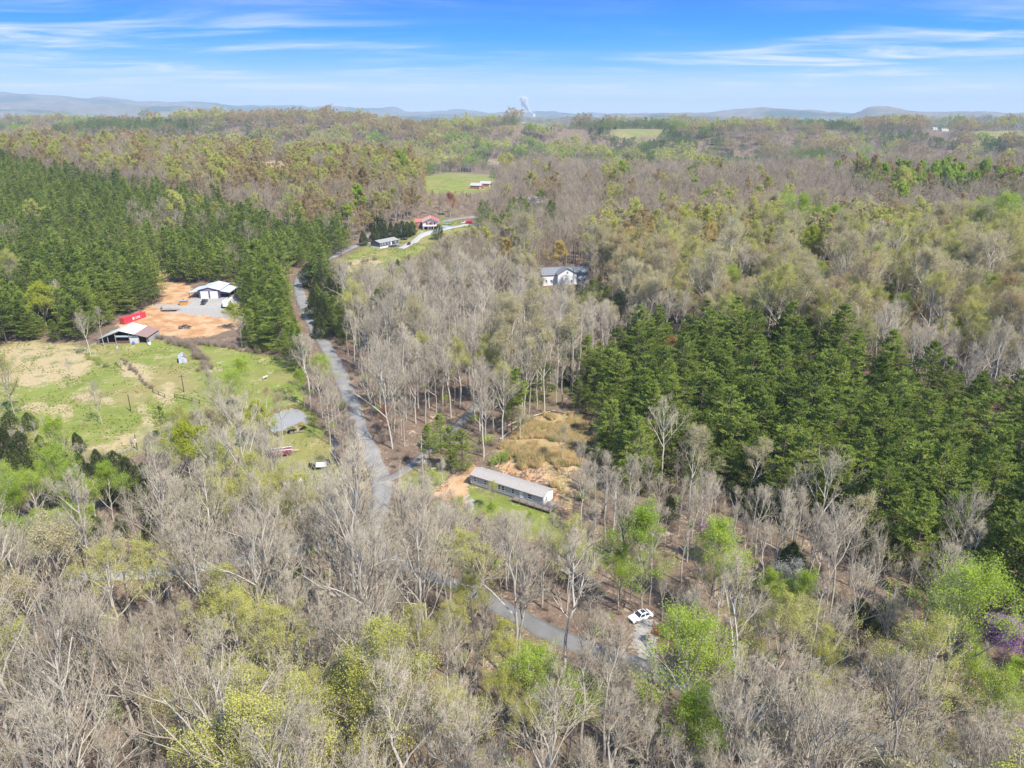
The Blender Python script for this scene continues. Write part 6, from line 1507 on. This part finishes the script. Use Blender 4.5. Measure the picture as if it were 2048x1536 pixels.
# tall dry grass on the clearing
gr_ = np.random.default_rng(55); tufts = []
for p, ra, rb in ROUGH[:1] + DIRT[1:2]:
    w = np.array([ground_at(*q)[:2] for q in p]); lo, hi = w.min(0), w.max(0)
    q = gr_.uniform(lo, hi, (9000, 2)); q = q[inpoly(q[:, 0], q[:, 1], [tuple(k) for k in w])]
    dens = vnoise(q[:, 0] / 3, q[:, 1] / 3, 3); q = q[dens > (0.52 if len(tufts) == 0 else .78)]
    tufts.append(q)
q = np.concatenate(tufts); n = len(q)
def tuft(seed, nb=26):
    r = np.random.default_rng(seed); a = r.uniform(0, 6.28, nb); rr_ = r.uniform(0, .25, nb); hh = r.uniform(.4, .95, nb); le = r.uniform(.1, .45, nb)
    A = np.column_stack([rr_ * np.cos(a), rr_ * np.sin(a), 0 * a]); B = A + np.column_stack([le * np.cos(a), le * np.sin(a), hh]); v, t = cones(A, B, np.full(nb, .035)); return v, t, np.zeros(len(t), int)
tm_ = [mesh_np('dry_tuft', *tuft(s)[:2], [M_LEAF['dry']]) for s in (1, 2)] + [mesh_np('green_tuft', *tuft(3)[:2], [M_LEAF['reed']])]
stuff_object('dry_grass', np.column_stack([q, height(q[:, 0], q[:, 1]) - .02, np.where(gr_.uniform(0, 1, n) < .12, 2, gr_.integers(0, 2, n)), gr_.uniform(0, 6.28, n), gr_.uniform(.8, 2.3, n)]), tm_, 'tall golden dry grass on the clearing above the mobile home', 'grass')
# ------------------------------------------------------------------ far cooling tower and its plume
azp = math.atan((1062 - 1024) / FPX / CP); Rp = 10200; X_, Y_ = Rp * math.sin(azp), Rp * math.cos(azp); Z_ = float(height(X_, Y_))
twr = thing('cooling_tower', 'pale cooling tower on the horizon under a steam plume', 'tower', (X_, Y_, Z_ - 5), 0); twr.scale = (.66, .66, .66)
t = MB(); t.tube([(0, 0, 0), (0, 0, 40), (0, 0, 90), (0, 0, 120), (0, 0, 150)], [55, 46, 36, 35, 38], 24, cap=False); t.build('shell', M_WHITE, twr, smooth=True)
t = MB(); t.tube([(0, 0, 149), (0, 0, 153)], 39, 24, cap=False); t.build('rim', M_WHITE, twr)
bm = bmesh.new(); rr = random.Random(9)
for i in range(150):
    f = rr.uniform(0, 1) ** .9; h_ = 75 + 290 * f; dx = -185 * f ** .85 + 10 * math.sin(f * 8); wd = 10 + 44 * min(1, f * 1.5); s = wd * rr.uniform(.3, .62)
    mtx = Matrix.Translation((dx + rr.gauss(0, .42) * wd, rr.gauss(0, .42) * wd, h_)) @ Matrix.Diagonal((s * rr.uniform(.7, 1), s * rr.uniform(.7, 1), s * rr.uniform(.9, 1.7), 1))
    bmesh.ops.create_icosphere(bm, subdivisions=2, radius=1, matrix=mtx)
me = bpy.data.meshes.new('steam_plume'); bm.to_mesh(me); bm.free()
for p in me.polygons: p.use_smooth = True
pm_, pt_, pb_ = nodes('steam'); pb_.inputs['Base Color'].default_value = (.93, .91, .87, 1); pb_.inputs['Roughness'].default_value = 1; pb_.inputs['Alpha'].default_value = .26; pb_.inputs['Specular IOR Level'].default_value = 0
me.materials.append(pm_); pl = link('steam_plume', me, None, (X_, Y_, Z_ - 5)); pl.scale = (.8, .8, .8); tag(pl, 'tall white steam plume drifting from the far cooling tower', 'steam')
# weeds and rough tufts over the pasture
w_ = []
for p, ra, rb in GRASS[0:2]:
    w = np.array([ground_at(max(q[0], -100), q[1])[:2] for q in p]); lo, hi = w.min(0), w.max(0)
    q = gr_.uniform(lo, hi, (26000, 2)); q = q[inpoly(q[:, 0], q[:, 1], [tuple(k) for k in w])]; q = q[fbm(q[:, 0] / 9, q[:, 1] / 9, 8, 3) > .5]; w_.append(q)
q = np.concatenate(w_); q = q[lane_dist(q[:, 0], q[:, 1]) > .5]; q = q[np.hypot(q[:, 0] + 67.7, (q[:, 1] - 207) * .7) > 9]; n = len(q)
stuff_object('pasture_weeds', np.column_stack([q, height(q[:, 0], q[:, 1]) - .02, np.where(gr_.uniform(0, 1, n) < .7, 2, gr_.integers(0, 2, n)), gr_.uniform(0, 6.28, n), gr_.uniform(.25, .7, n)]), tm_, 'rough grass tufts and weeds over the pasture and lawn', 'grass')

# reeds and rank grass round the pond
kq = gr_.integers(0, len(pr), 900); q = pr[kq] + (pr[kq] - pc_) * gr_.normal(0.03, 0.06, (900, 1)) + gr_.normal(0, .25, (900, 2)); keep = vnoise(q[:, 0] / 2.5, q[:, 1] / 2.5, 12) > .38; q = q[keep]; n = len(q)
stuff_object('pond_reeds', np.column_stack([q, np.maximum(height(q[:, 0], q[:, 1]), zw - .15) - .02, np.where(gr_.uniform(0, 1, n) < .55, 2, gr_.integers(0, 2, n)), gr_.uniform(0, 6.28, n), gr_.uniform(.6, 1.3, n)]), tm_, 'rank grass and reeds along the pond edge', 'reeds')
# ------------------------------------------------------------------ air
hb_ = MB(); hb_.box(-19000, 19000, -19000, 19000, -80, 372)
hm = bpy.data.materials.new('haze'); hm.use_nodes = True
ht = hm.node_tree; ht.nodes.clear()
ho = ht.nodes.new('ShaderNodeOutputMaterial'); hv = ht.nodes.new('ShaderNodeVolumePrincipled')
hv.inputs['Color'].default_value = (0.66, 0.84, 1.0, 1); hv.inputs['Density'].default_value = 8.5e-5; hv.inputs['Anisotropy'].default_value = 0.0
ht.links.new(hv.outputs[0], ho.inputs['Volume'])
hz_o = hb_.build('haze', hm)
tag(hz_o, 'thin blue haze in the air over the valley', 'haze', kind='stuff')
